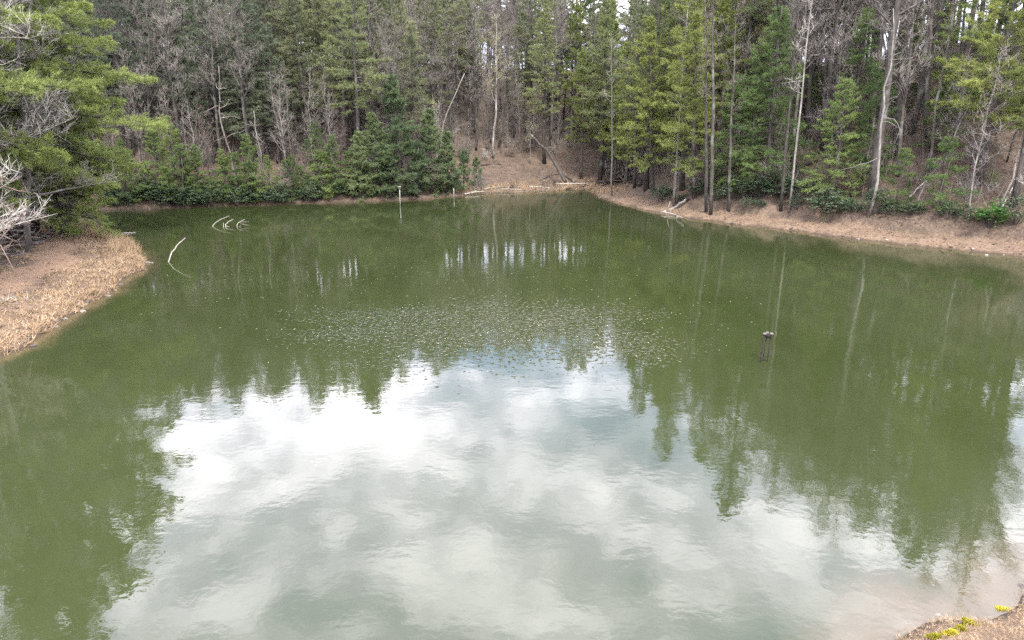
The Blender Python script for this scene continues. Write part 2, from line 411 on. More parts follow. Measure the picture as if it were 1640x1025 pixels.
att = wme.attributes.new('depth', 'FLOAT', 'POINT')
near_shelf = np.exp(-((wxx - 9) / 4.5) ** 2 - ((wyy - 9) / 4.0) ** 2)
dep = np.clip(-wres[0], 0, 3) ; dep = np.where(wyy < 15, np.clip(-wres[1] * .33 * (1 - .55 * near_shelf), 0, 3), dep)
att.data.foreach_set('value', dep.astype(np.float32))

# ------------------------------------------------------------------ tree builders (each returns {part name: mesh})
Z = np.array([0, 0, 1.])
def wiggle(rg, H, n, amp, lean=(0, 0)):
    t = np.linspace(0, 1, n); p = np.zeros((n, 3)); p[:, 2] = t * H
    for a in (0, 1):
        c = np.cumsum(rg.normal(0, 1, n)); c -= c[0]
        p[:, a] = c * amp + lean[a] * H * t
    return p
def along(pts, t):
    f = t * (len(pts) - 1); i = min(int(f), len(pts) - 2); return pts[i] + (pts[i + 1] - pts[i]) * (f - i)
def limb(rg, p, az, el, L, n, up=.25, wig=.1):
    d = np.array([math.cos(az) * math.cos(el), math.sin(az) * math.cos(el), math.sin(el)])
    pts = [np.array(p, float)]
    for i in range(n - 1):
        d = d + Z * up / n + rg.normal(0, wig, 3); d /= np.linalg.norm(d)
        pts.append(pts[-1] + d * L / (n - 1))
    return np.array(pts)
def make_pine(seed, H, cb, Lmax, dens=1.0, mat='pine_mid', rise=0.0, wm=1.0, bk='bark_dark', spread=1.0, taper=.75, step=.62, nl=1.0, dead=14, r0=None, wig=.06, onesided=None, qs=(.2, .38, .54, .68, .8, .91, 1.0), m=7, jit=.045):
    rg = np.random.default_rng(seed); g = Geo(); c = Geo()
    tr = wiggle(rg, H, 9, wig); r0 = r0 or (H * .0085 + .05)
    tz = np.linspace(0, 1, 9); g.tube(tr, r0 * (1 - tz) ** .8 + .015, 7); g.V[-1][:7] *= np.array([1.3, 1.3, 1])
    sp0, sp1 = [], []
    zc = cb * H
    while zc < H * .985:
        t = (zc - cb * H) / (H * (1 - cb))
        prof = min(1, .45 + t / .22) * (1 - t) ** taper
        nb = rg.integers(3, 6); a0 = rg.uniform(0, 6.28)
        for k in range(nb):
            L = (Lmax * prof + .25) * rg.uniform(.4, 1.2)
            az = a0 + k * 6.28 / nb + rg.normal(0, .3)
            if onesided is not None:
                L *= .55 + .65 * max(0, math.cos(az - onesided))
            el = -.10 + rise + .75 * t ** 1.5 + rg.normal(0, .20)
            bp = limb(rg, along(tr, min(.999, zc / H)), az, el, L, 5, .18, .07)
            g.tube(bp, np.linspace(.011 * L + .012, .006, 5), 4, cap=False)
            ns = max(3, int(L * 5.2 * dens))
            for j in range(ns):
                s = .22 + .78 * (j + rg.uniform(0, 1)) / ns; s = min(s, .99)
                p = along(bp, s); bd = unit(bp[-1] - bp[0]); side = unit(np.cross(bd, Z)) * (1 if j % 2 else -1)
                dd = unit(bd * rg.uniform(.5, 1.1) + side * rg.uniform(.4, 1.0) + Z * rg.normal(.08, .34))
                l = (.36 * L * (1.05 - s) + .25) * rg.uniform(.6, 1.2)
                sp0.append(p); sp1.append(p + dd * l)
            sp0.append(along(bp, .8)); sp1.append(bp[-1] + Z * .08)
        zc += step * rg.uniform(.7, 1.3) * (1 if t < .7 else .7)
    sp0, sp1 = np.array(sp0), np.array(sp1)
    g.twigs(sp0, sp1, .010)
    # needle tufts along every shoot
    L = np.linalg.norm(sp1 - sp0, axis=1); PP, DD = [], []
    for q in qs:
        PP.append(sp0 + (sp1 - sp0) * q); DD.append(sp1 - sp0)
    PP = np.concatenate(PP); DD = unit(np.concatenate(DD))
    PP = np.repeat(PP, m, 0); DD = np.repeat(DD, m, 0); n = len(PP)
    keep = rg.random(n) < .9; PP, DD = PP[keep], DD[keep]; n = len(PP)
    dirs = DD * .75 + rg.normal(0, .62, (n, 3)) * np.array([1, 1, .9]) + Z * .2
    c.blades(PP + rg.normal(0, jit, (n, 3)), dirs, rg.uniform(.12, .27, n) * nl, rg.uniform(.024, .044, n) * wm, rg)
    # dead lower branches
    d0, d1 = [], []
    for k in range(dead):
        z = rg.uniform(.10, max(.14, cb + .04)) * H; L1 = rg.uniform(.4, 1) * min(2.4, Lmax)
        bp = limb(rg, along(tr, z / H), rg.uniform(0, 6.28), rg.uniform(-.3, .25), L1, 4, -.05, .12)
        g.tube(bp, np.linspace(.02, .006, 4), 3, cap=False)
        for j in range(5):
            p = along(bp, rg.uniform(.3, .98)); d0.append(p); d1.append(p + rg.normal(0, .28, 3))
    if d0: g.twigs(d0, d1, .008)
    return {'trunk': g.mesh('pine_trunk', [M[bk]]), 'crown': c.mesh('pine_crown', [M[mat]])}, H
def make_bare(seed, H, first=.32, bk='bark_grey', tw='twig_grey', nl=20, spread=.3, r0=None, twig=1.0, el=(.5, 1.05), wig=.09, bud=None, fork=False, tr_=.011, lw=1.0):
    rg = np.random.default_rng(seed); g = Geo(); c = Geo()
    r0 = r0 or (H * .007 + .04)
    stems = [(wiggle(rg, H, 10, wig), r0)]
    if fork:
        zf = rg.uniform(.3, .5); b = stems[0][0]; p = along(b, zf)
        s2 = limb(rg, p, rg.uniform(0, 6.28), 1.15, H * (1 - zf) * .9, 7, .3, .05); stems.append((s2, r0 * .6))
    t0, t1 = [], []
    for si, (tr, rr) in enumerate(stems):
        tt = np.linspace(0, 1, len(tr)); g.tube(tr, rr * (1 - tt) ** .7 + .012, 6)
        n = nl if si == 0 else nl // 2; f0 = first if si == 0 else .15
        for k in range(n):
            t = f0 + (1 - f0) * (k + rg.uniform(0, .9)) / n; t = min(t, .985)
            L = (spread * H * (1 - t) ** .8 * min(1, .42 + 1.3 * t) + .6) * rg.uniform(.5, 1.15)
            lb = limb(rg, along(tr, t), rg.uniform(0, 6.28), rg.uniform(*el), L, 6, .35, .13)
            g.tube(lb, np.linspace(min(.55 * rr * (1 - t) + .012, .10), .007, 6), 4, cap=False)
            nb = max(3, int(L * 2.2 * twig))
            for j in range(nb):
                s = rg.uniform(.2, .98); p = along(lb, s); L2 = (.42 * L * (1.1 - s) + .35) * rg.uniform(.5, 1.2)
                az = rg.uniform(0, 6.28); bp = limb(rg, p, az, rg.uniform(.1, .9), L2, 4, .35, .16)
                g.tube(bp, np.linspace(.013, .006, 4) * lw, 3, cap=False)
                nt = max(3, int(L2 * 5.0 * twig))
                for q in range(nt):
                    p2 = along(bp, rg.uniform(.1, 1)); dd = unit(bp[-1] - bp[0] + rg.normal(0, .75, 3) * L2 + Z * .25 * L2)
                    l = rg.uniform(.25, .75); t0.append(p2); t1.append(p2 + dd * l)
    t0, t1 = np.array(t0), np.array(t1); n = len(t0)
    c.twigs(t0, t1, tr_ * lw)
    for f in (.45, .75):                                # side twigs
        p = t0 + (t1 - t0) * f; dd = unit(t1 - t0) + rg.normal(0, .6, (n, 3)); c.twigs(p, p + unit(dd) * rg.uniform(.15, .42, (n, 1)), tr_ * .8 * lw)
    mats = [M[tw]]
    if bud:
        mats.append(M[bud]); p = np.repeat(t0 + (t1 - t0) * rg.uniform(.4, 1.1, (n, 1)), 3, 0)
        c.blades(p + rg.normal(0, .12, p.shape), rg.normal(0, 1, p.shape), rg.uniform(.06, .13, len(p)), rg.uniform(.06, .11, len(p)), rg, 1)
    return {'trunk': g.mesh('bare_trunk', [M[bk]]), 'crown': c.mesh('twig_crown', mats)}, H
def make_snag(seed, H, bk='bark_pale', r0=.14, nb=9, crook=.16, L=(1, 3)):
    rg = np.random.default_rng(seed); g = Geo(); c = Geo()
    tr = wiggle(rg, H, 12, crook); g.tube(tr, np.linspace(r0, .03, 12), 7)
    t0, t1 = [], []
    for k in range(nb):
        t = rg.uniform(.25, .97); LL = rg.uniform(*L) * (1.15 - t * .6)
        lb = limb(rg, along(tr, t), rg.uniform(0, 6.28), rg.uniform(-.35, .7), LL, 7, rg.uniform(-.3, .5), .26)
        c.tube(lb, np.linspace(.034, .010, 7), 5)
        for q in range(6):
            p = along(lb, rg.uniform(.3, 1)); t0.append(p); t1.append(p + unit(rg.normal(0, 1, 3)) * rg.uniform(.2, .7))
    c.twigs(t0, t1, .014)
    return {'trunk': g.mesh('snag_trunk', [M[bk]]), 'crown': c.mesh('snag_branches', [M[bk]])}, H
def make_shrub(seed, H, stems=8, tw='twig_grey', mat=None, leaf=(.1, .2), bud=False):
    rg = np.random.default_rng(seed); g = Geo(); c = Geo(); t0, t1 = [], []
    for k in range(stems):
        L = H * rg.uniform(.6, 1.1); az = rg.uniform(0, 6.28)
        lb = limb(rg, (rg.normal(0, .08), rg.normal(0, .08), 0), az, rg.uniform(.6, 1.35), L, 6, .2, .14)
        g.tube(lb, np.linspace(.022, .007, 6), 4, cap=False)
        for j in range(int(5 + L * 3)):
            p = along(lb, rg.uniform(.25, 1)); L2 = rg.uniform(.25, .5) * H * .6
            bp = limb(rg, p, rg.uniform(0, 6.28), rg.uniform(0, .9), L2, 3, .3, .2); g.tube(bp, np.linspace(.010, .006, 3), 3, cap=False)
            for q in range(5):
                p2 = along(bp, rg.uniform(.2, 1)); t0.append(p2); t1.append(p2 + unit(rg.normal(0, 1, 3) + Z * .5) * rg.uniform(.15, .5))
    t0, t1 = np.array(t0), np.array(t1); n = len(t0)
    c.twigs(t0, t1, .009)
    p = t0 + (t1 - t0) * .6; c.twigs(p, p + unit(t1 - t0 + rg.normal(0, .3, (n, 3))) * rg.uniform(.1, .3, (n, 1)), .007)
    return {'stems': g.mesh('shrub_stems', [M[tw]]), 'crown': c.mesh('shrub_twigs', [M[tw]])}, H
def make_leafy(seed, H, Wd, mat='rhodo', clumps=70, bk='bark_dark', leaf=.17):
    rg = np.random.default_rng(seed); g = Geo(); c = Geo()
    PP, DD = [], []
    for k in range(clumps):
        az = rg.uniform(0, 6.28); r = Wd * math.sqrt(rg.uniform(0, 1)) * rg.uniform(.8, 1.1); hz = H * (1 - (r / (Wd * 1.15)) ** 2 * .7) * rg.uniform(.45, 1.05)
        e = np.array([math.cos(az) * r, math.sin(az) * r, max(.2, hz)])
        b0 = e * np.array([.2, .2, 0]); mid_ = e * np.array([.65, .65, .6]) + rg.normal(0, .08, 3)
        if k % 2 == 0: g.tube(np.array([b0, mid_, e]), [.022, .015, .008], 4, cap=False)
        for q in range(5):
            cc = e + rg.normal(0, .17, 3); n = 9; a = rg.uniform(0, 6.28, n)
            PP.append(np.tile(cc, (n, 1))); DD.append(np.stack([np.cos(a), np.sin(a), rg.uniform(-.35, .5, n)], -1))
    PP, DD = np.concatenate(PP), np.concatenate(DD); n = len(PP)
    c.leaves(PP, DD, rg.uniform(.7, 1.3, n) * leaf, rg.uniform(.7, 1.2, n) * leaf * .38, rg, 0, (0, 0, 1.2))
    return {'stems': g.mesh('bush_stems', [M[bk]]), 'crown': c.mesh('bush_leaves', [M[mat]])}, H

COUNT = {}
def setp(o, label, cat, group=None, kind=None):
    if label: o['label'] = label
    if cat: o['category'] = cat
    if group: o['group'] = group
    if kind: o['kind'] = kind
    return o
def place(name, proto, x, y, s=1.0, rot=0.0, label='', cat='', group=None, lean=(0, 0), sink=.12, z=None, sz=None):
    parts, H = proto
    o = bpy.data.objects.new(name, None); o.empty_display_size = .3; link(o)
    o.location = (x, y, (gz(x, y) if z is None else z) - sink); o.rotation_euler = (lean[0], lean[1], rot)
    if lean != (0, 0): o.rotation_mode = 'ZYX' if False else 'XYZ'
    o.scale = (s, s, sz or s); setp(o, label, cat, group)
    for k, me in parts.items(): link(bpy.data.objects.new(k, me), o)
    COUNT[cat] = COUNT.get(cat, 0) + 1
    return o
def lean_rot(az_tilt, tilt, rot):
    """tilt towards compass direction az_tilt (radians from +X) with an own spin"""
    from mathutils import Matrix
    ax = Vector((-math.sin(az_tilt), math.cos(az_tilt), 0))
    return (Matrix.Rotation(tilt, 4, ax) @ Matrix.Rotation(rot, 4, 'Z')).to_euler()

# ------------------------------------------------------------------ prototypes
PINE_R = [make_pine(100 + i, H, cb, L, 1.0, mt, rise=.04) for i, (H, cb, L, mt) in enumerate(
    [(21, .22, 3.9, 'pine_bright'), (19, .30, 3.6, 'pine_bright'), (23, .34, 4.0, 'pine_mid'), (17, .24, 3.4, 'pine_bright')])]
PINE_T = [make_pine(120 + i, H, cb, L, .9, mt, taper=.55, step=.72, dead=22) for i, (H, cb, L, mt) in enumerate(
    [(20, .30, 3.3, 'pine_dull'), (22, .38, 3.6, 'pine_mid'), (18, .26, 3.0, 'pine_dull'), (21, .28, 3.4, 'pine_mid'), (19, .42, 3.2, 'pine_dull')])]
PINE_B = [make_pine(140 + i, H, cb, L, 1.0, 'pine_blue', taper=.6, step=.6) for i, (H, cb, L) in enumerate([(18, .22, 3.1), (21, .26, 3.4), (16, .16, 2.9)])]
PINE_Y = [make_pine(160 + i, H, .03, L, 1.5, 'young_pine', rise=.15, taper=.85, step=.42, dead=0, nl=.9) for i, (H, L) in enumerate([(10, 2.5), (7, 2.0), (4.5, 1.6)])]
HEM = [make_pine(180 + i, H, cb, L, 1.25, 'hemlock', rise=-.12, taper=.8, step=.5, nl=.62, wm=.9, dead=6) for i, (H, cb, L) in enumerate([(13, .08, 3.4), (9, .06, 2.7), (5, .08, 1.9)])]
BARE_D = [make_bare(200 + i, H, f, bk, 'twig_grey', nl=26, wig=w_, twig=1.35, spread=.36) for i, (H, f, bk, w_) in enumerate(
    [(19, .30, 'bark_dark', .10), (21, .36, 'bark_dark', .08), (17, .26, 'bark_dark', .12), (20, .38, 'bark_dark', .07), (18, .28, 'bark_dark', .14)])]
BARE_F = [make_bare(220 + i, H, .2, bk, 'twig_grey', nl=22, fork=True, wig=.12, twig=1.5) for i, (H, bk) in enumerate([(18, 'bark_dark'), (20, 'bark_dark')])]
SAP = [make_bare(240 + i, H, .25, bk, tw, nl=20, spread=.26, r0=.045, wig=.10, twig=1.25) for i, (H, bk, tw) in enumerate(
    [(8, 'bark_grey', 'twig_grey'), (10, 'bark_grey', 'twig_grey'), (7, 'bark_dark', 'twig_brown'), (11, 'bark_dark', 'twig_grey')])]
BUD = [make_bare(260, 17, .40, 'bark_grey', 'twig_grey', nl=22, bud='bud'), make_bare(261, 7, .3, 'bark_grey', 'twig_grey', nl=10, bud='bud', r0=.05)]
SHRUB = [make_shrub(280 + i, H, st, tw) for i, (H, st, tw) in enumerate([(2.4, 9, 'twig_grey'), (1.8, 8, 'twig_brown'), (3.0, 9, 'twig_grey'), (2.0, 8, 'twig_pale')])]
RHO = [make_leafy(300, 2.4, 1.9), make_leafy(301, 1.7, 1.4), make_leafy(302, 3.0, 1.7)]

# ------------------------------------------------------------------ the forest around the pond
taken = []
def ok(x, y, r):
    for a, b, c in taken:
        if (a - x) ** 2 + (b - y) ** 2 < (max(r, c) * .5 + min(r, c) * .5) ** 2: return False
    return True

def zone(u, x, y):
    if y < 52 and x < -18: return 'left'
    if u < 460: return 'cove'
    if u < 720: return 'back'
    if u < 900: return 'hollow'
    if u < 1230: return 'head'
    return 'right'
ZTXT = {'left': 'on the left bank slope', 'cove': 'on the shaded hillside across the cove', 'back': 'on the far hillside behind the young pines',
        'hollow': 'in the hollow at the head of the pond', 'head': 'above the far end of the bare dirt bank', 'right': 'on the steep slope behind the dirt bank'}
RANK = {'f': 'near the water', 'm': 'midway up', 'b': 'high up'}

rnd = random.Random(5)
def pick(seq): return seq[rnd.randrange(len(seq))]
cand = []
rg = np.random.default_rng(77)
cx_ = rg.uniform(-75, 75, 26000); cy_ = rg.uniform(18, 165, 26000)
cz_, cd_, _ = height(cx_, cy_, True)
for x, y, z, dd in zip(cx_, cy_, cz_, cd_):
    if dd < 1.2 or dd > 75: continue
    u, v = project(x, y, z)
    if u < -60 or u > 1715: continue
    cand.append((x, y, z, dd, u, v))

# --- trees one can single out, each with its own place and words
def spot(u, v, lift=0.0):               # where the ray through a pixel first meets the ground
    d = ray(u, v); f = np.concatenate([np.arange(6, 20, .1), np.arange(20, 150, .25)])
    x, y, z = d[0] / d[1] * f, f, CAMH + d[2] / d[1] * f
    g_ = height(x, y); hit = (z < np.maximum(g_, 0.0)) 
    i = int(np.argmax(hit)) if hit.any() else len(f) - 1
    return np.array([x[i], y[i]])
def hand(name, proto, u, v, H=None, rot=None, label='', cat='tree', tilt=None, r=1.6, s=None, group=None):
    x, y = spot(u, v); s = s or ((H / proto[1]) if H else 1.0)
    rot = rnd.uniform(0, 6.28) if rot is None else rot
    o = place(name, proto, x, y, s, rot, label, cat, group)
    if tilt: o.rotation_euler = lean_rot(tilt[0], tilt[1], rot)
    taken.append((x, y, r)); return o
PI = math.pi
SLIM_PALE = make_bare(400, 20, .45, 'bark_pale', 'twig_pale', nl=13, spread=.13, r0=.095, wig=.05, el=(.2, .8))
SLIM_GREY = make_bare(401, 19, .5, 'bark_grey', 'twig_grey', nl=12, spread=.14, r0=.14, wig=.05)
SLIM_DARK = make_bare(402, 19, .48, 'bark_dark', 'twig_grey', nl=13, spread=.2, r0=.17, wig=.06)
BIG_DARK = make_bare(403, 23, .42, 'bark_dark', 'twig_grey', nl=18, spread=.26, r0=.34, wig=.06)
CROOKED = make_snag(404, 15, 'bark_pale', .12, 13, .30, (1.2, 3.4))
SNAG = make_snag(405, 9, 'twig_grey', .085, 12, .12, (.8, 2.2))
OVERHANG = make_pine(406, 20, .10, 5.6, 1.25, 'pine_fresh', rise=-.12, taper=.55, step=.62, qs=(.5, .68, .82, .93, 1.0), m=12, jit=.06, dead=22, wig=.09, onesided=.2)
OVERHANG2 = make_pine(407, 24, .16, 5.4, 1.2, 'pine_fresh', rise=-.05, taper=.6, step=.72, qs=(.55, .72, .88, 1.0), m=12, jit=.06, dead=30, wig=.05, onesided=-.2)
LEANPINE = make_pine(408, 18, .17, 4.0, 1.05, 'pine_bright', rise=-.02, taper=.7, step=.55, dead=10, onesided=3.3)
SLIM = [SLIM_DARK, make_bare(420, 18, .45, 'bark_dark', 'twig_grey', nl=14, spread=.2, r0=.12, wig=.09), make_bare(421, 20, .5, 'bark_dark', 'twig_grey', nl=14, spread=.2, r0=.15, wig=.05)]
# right bank
hand('bare_tree', SLIM_PALE, 980, 314, 17, 0.3, 'slender pale trunk standing at the very tip of the dirt bank', tilt=(PI, .03))
hand('bare_tree', SLIM_GREY, 1079, 331, 18, 1.3, 'thin straight grey trunk just uphill of the fallen pale log')
hand('bare_tree', SLIM_DARK, 1138, 344, 19, 2.0, 'dark trunk leaning left, the nearer of a close pair on the dirt bank', tilt=(PI, .07), r=.2)
hand('bare_tree', SLIM_DARK, 1131, 340, 18, 4.0, 'dark trunk of a close pair on the dirt bank, the one set farther back', tilt=(PI, .10), r=.2)
hand('bare_tree', SLIM_DARK, 1167, 342, 16, 5.0, 'dark curved trunk between the close pair and the dark rhododendron thicket', tilt=(PI, .05))
hand('bare_tree', SLIM_DARK, 1249, 348, 17, 0.7, 'dark straight trunk beside the smooth pale grey pole-like trunk', r=.3)
hand('bare_tree', SLIM_PALE, 1263, 344, 19, 1.9, 'smooth pale grey pole-like trunk rising straight from the dirt bank', r=.3)
hand('bare_tree', BIG_DARK, 1395, 322, 23, 3.0, 'thickest dark trunk on the right slope, behind the crooked pale snag', r=1.2)
hand('dead_tree', CROOKED, 1390, 352, 14.5, 1.0, 'crooked pale snag with hooked bare limbs at the back of the dirt bank', cat='dead tree', r=.8)
hand('dead_tree', SNAG, 1470, 335, 8, 2.0, 'short bleached snag with splayed limbs on the right slope', cat='dead tree', tilt=(PI * .1, .5), r=.8)
hand('dead_tree', SNAG, 1596, 338, 8, 4.0, 'grey dead tree with drooping broken limbs near the green bush', cat='dead tree', r=.8)
hand('pine_tree', LEANPINE, 1046, 308, 17, 0.0, 'bright green pine reaching its boughs out over the tip of the dirt bank', tilt=(PI, .05), r=3)
hand('pine_tree', PINE_R[0], 1092, 306, 21, 1.0, 'tall bright pine behind the thin grey trunk and fallen log', r=2.5)
hand('pine_tree', PINE_R[3], 1010, 284, 18, 2.0, 'yellow green pine behind the dark brush pile', r=2.5)
hand('pine_tree', PINE_R[1], 930, 287, 17, 2.2, 'light green pine between the leaning dead trunk and brush pile', r=2.5)
hand('pine_tree', PINE_R[2], 872, 262, 21, 2.7, 'tall bluish pine standing alone at the back of the hollow', r=2.5)
hand('pine_tree', LEANPINE, 1112, 318, 16, 0.2, 'bright pine with low boughs right beside the close pair of dark trunks', tilt=(PI, .04), r=2.5)
hand('pine_tree', PINE_R[3], 985, 296, 15, 4.0, 'short bright pine right behind the slender pale trunk at the bank tip', r=2)
hand('hemlock_tree', HEM[0], 1222, 306, 15, 2.5, 'second tall hemlock just right of the deep green one over the thicket', r=2)
hand('hemlock_tree', HEM[1], 1165, 312, 10, 4.5, 'feathery hemlock behind the dark curved trunk', r=2)
hand('hemlock_tree', HEM[0], 1200, 312, 13, 0.5, 'deep green hemlock towering over the rhododendron thicket', r=2.4)
hand('hemlock_tree', HEM[1], 1330, 322, 9.5, 1.5, 'light green hemlock above the round waterside rhododendron', r=2)
hand('hemlock_tree', HEM[2], 1437, 334, 4.2, 2.5, 'small hemlock just behind the crooked pale snag', r=1.5)
hand('hemlock_tree', HEM[2], 1508, 338, 5.0, 3.5, 'small hemlock halfway between the crooked snag and the bright green bush', r=1.5)
hand('hemlock_tree', HEM[1], 1380, 296, 9.0, 3.1, 'feathery hemlock rising behind the thickest dark trunk', r=2)
hand('pine_tree', PINE_R[1], 1622, 330, 17, .5, 'bright pine at the right edge above the green waterside bush', r=2.5)
hand('pine_tree', PINE_R[3], 1565, 300, 19, 2.5, 'pine with high light green boughs on the right slope', r=2.5)
for (u, v, k, s, lb) in [(1185, 318, 0, 1.0, 'dark rhododendron at the left end of the thicket behind the dirt bank'), (1217, 318, 2, .8, 'dark rhododendron in the middle of the thicket under the tall hemlock'),
                         (1243, 315, 1, 1.3, 'dark rhododendron in the thicket behind the dark straight trunk'), (1283, 318, 0, 1.0, 'dark rhododendron at the right end of the thicket behind the dirt bank'),
                         (1325, 346, 1, 1.15, 'round rhododendron standing forward on the bare dirt bank'), (1120, 312, 1, .9, 'low rhododendron behind the close pair of dark trunks'),
                         (1060, 316, 1, .7, 'low rhododendron uphill of the fallen log by the bright pine')]:
    hand('rhododendron_bush', RHO[k], u, v, s=s, label=lb, cat='bush', r=1.2)
for i in range(15):  # low dark bushes, also added to stand in for shade under the scarp
    u = 1062 + i * 41 + rnd.uniform(-14, 14); v = 318 + (u - 1060) * .066 + rnd.uniform(0, 5)
    if abs(u - 1583) < 24 or abs(u - 1325) < 26: continue
    x, y = spot(u, v); place('rhododendron_bush', RHO[i % 3], x, y, rnd.uniform(.35, .75), rnd.uniform(0, 6), 'small dark rhododendron in the broken row added for undercut shade behind the dirt bank', 'bush', 'rhododendrons along the back of the dirt bank')
GREENB = make_leafy(303, 1.7, .9, 'rhodo_bright', 60, leaf=.16)
hand('leafy_bush', GREENB, 1583, 372, s=1.0, label='fresh green bush on the bank at the right edge', cat='bush', r=1.2)
# far shore
for (u, v, k, H, lb) in [(640, 312, 0, 12.5, 'tallest young pine, pale tipped cone behind the white post'), (603, 314, 1, 8.5, 'dark young pine just left of the tallest young pine'),
                         (577, 318, 1, 6.8, 'young pine at the left end of the young pine clump'), (690, 309, 1, 9.0, 'full young pine right of the white post'),
                         (668, 314, 2, 5.5, 'short young pine tucked between the two fuller ones'), (716, 310, 1, 6.8, 'young pine near the right end of the clump'),
                         (742, 306, 2, 4.6, 'small young pine beside the brown marsh'), (765, 300, 2, 3.6, 'smallest young pine at the right tip of the clump, over the marsh edge'),
                         (627, 318, 2, 5.0, 'short dark young pine in front of the tallest one')]:
    hand('young_pine', PINE_Y[k], u, v, H, label=lb, cat='pine tree', r=1.2)
for (u, v, k, H, lb) in [(262, 326, 1, 7.5, 'dark hemlock at the left end of the cove shore, partly behind the overhanging pine'), (295, 326, 2, 5.5, 'dark low hemlock on the cove shore'),
                         (322, 327, 1, 6.0, 'mid green hemlock on the cove shore behind the sunken branches'), (365, 324, 2, 4.5, 'short hemlock on the cove shore right of the sunken branches'),
                         (405, 324, 2, 4.0, 'small hemlock at the right end of the cove shore'), (462, 322, 2, 4.2, 'small hemlock by the water below the grey bare trees'),
                         (520, 318, 2, 5.0, 'isolated dark hemlock left of the young pines')]:
    o = hand('hemlock_tree', HEM[k], u, v, H, label=lb, cat='hemlock tree', r=1.3)
for (u, v, k, s, lb) in [(280, 330, 0, 1.1, 'evergreen bush overhanging the water at the left end of the cove'), (308, 330, 1, 1.1, 'evergreen bush on the cove waterline, second from its left end'), (345, 329, 0, .9, 'evergreen bush on the cove waterline behind the sunken branches'),
                         (385, 327, 1, 1.0, 'evergreen bush on the cove waterline just right of the sunken branches'), (432, 326, 1, .9, 'evergreen bush on the far shore below the grey bare trees'), (500, 322, 1, .8, 'low evergreen bush on the far shore near the isolated hemlock')]:
    hand('evergreen_bush', RHO[k], u, v, s=s, label=lb, cat='bush', r=.8)
for i in range(44):
    u = 170 + i * 9.4 + rnd.uniform(-9, 9); x, y = spot(u, 332 - max(0, i - 8) * .33 - rnd.uniform(0, 18))
    if i % 2: place('evergreen_bush', RHO[(i // 2) % 3], x, y, rnd.uniform(.4, 1.1), rnd.uniform(0, 6), 'dark evergreen bush in the continuous fringe along the cove shore', 'bush', 'evergreen fringe of the cove')
    else: place('hemlock_tree', HEM[1 + i % 4 // 2], x, y, rnd.uniform(.35, .9), rnd.uniform(0, 6), 'small wispy hemlock in the continuous fringe along the cove shore', 'hemlock tree', 'hemlock fringe of the cove')
hand('budding_tree', BUD[0], 790, 255, 19, 1.0, 'tree with pale yellow green buds high in the hollow', cat='tree', r=2)
hand('budding_tree', BUD[1], 848, 262, 7.5, 1.0, 'small budding tree by the leaning dead trunk', cat='tree', r=1.5)
hand('budding_tree', BUD[1], 700, 290, 8.5, 2.0, 'pale budding tree rising behind the young pines', cat='tree', r=1.5)
hand('dead_tree', SNAG, 430, 302, 8, 2.4, 'wide grey bare dead tree on the cove hillside', cat='dead tree', r=2)
hand('dead_tree', SNAG, 372, 296, 12, .4, 'pale dead tree with twisting limbs among the dark cove pines', cat='dead tree', r=2)
# left bank
def left(name, proto, x, y, H, rot, label, cat='pine tree', tilt=None, r=2.0):
    o = place(name, proto, x, y, H / proto[1], rot, label, cat)
    if tilt: o.rotation_euler = lean_rot(tilt[0], tilt[1], rot)
    taken.append((x, y, r)); return o
PALETREE = make_bare(411, 15, .10, 'bark_grey', 'twig_pale', nl=34, spread=.42, r0=.13, wig=.14, twig=1.5, el=(-.15, .6), lw=1.2)
PALETREE2 = make_bare(412, 13, .06, 'twig_pale', 'twig_pale', nl=28, spread=.46, r0=.11, wig=.16, twig=1.3, el=(-.3, .5), lw=1.3)
left('pine_tree', OVERHANG, -30.7, 46.6, 22, 0.0, 'bright pine whose low boughs hang over the water past the point', tilt=(0, .09))
left('pine_tree', OVERHANG2, -32.4, 42.0, 26, 0.1, 'tall pine with the thick dark trunk beside the stick pile', tilt=(0, .03))
left('pine_tree', OVERHANG, -33.6, 44.4, 25, .35, 'leafy pine just behind the thick trunked pine on the left bank', tilt=(0, .05))
left('pine_tree', OVERHANG2, -33.2, 47.3, 28, .6, 'tall pine rising behind the overhanging pine on the left bank', tilt=(0, .06))
left('pine_tree', OVERHANG, -29.6, 36.0, 24, -.4, 'pine on the left bank above the tangle of dead grey branches', tilt=(0, .02))
left('pine_tree', OVERHANG2, -26.8, 28.0, 24, -.3, 'bare stemmed pine at the left edge near the path', tilt=(0, .02))
left('pine_tree', PINE_R[1], -27.5, 22.0, 21, 3.0, 'pine on the near left bank outside the path bend')
left('pine_tree', PINE_T[3], -31.2, 39.2, 23, 2.0, 'slim pine with dead lower limbs beside the moss bank')
left('pine_tree', OVERHANG, -36.5, 53.5, 20, .2, 'pine on the inner shore of the cove behind the point', tilt=(0, .05))
left('pine_tree', PINE_R[2], -39, 47.0, 27, 1.2, 'pine at the back of the dense clump on the left point')
left('bare_tree', SLIM_DARK, -32.9, 45.6, 21, 1.0, 'dark bare trunk in the dense clump on the left point', cat='tree')
left('bare_tree', SLIM_GREY, -34.4, 46.2, 20, 3.0, 'grey bare trunk in the dense clump on the left point', cat='tree')
left('bare_tree', PALETREE, -29.4, 41.0, 17, 2.2, 'bare tree with pale spreading twigs beside the stick pile', cat='tree', tilt=(0, .14))
left('bare_tree', PALETREE, -28.6, 37.4, 21, 5.2, 'bare tree with wide pale crown high over the left bank', cat='tree', tilt=(0, .10))
left('bare_tree', PALETREE2, -26.6, 33.0, 15, 0.2, 'bare tree leaning over the path on the left bank', cat='tree', tilt=(0, .12))
left('bare_tree', PALETREE2, -24.4, 28.6, 13, 1.7, 'pale bare tree at the left edge reaching its twigs over the path', cat='tree', tilt=(0, .10))
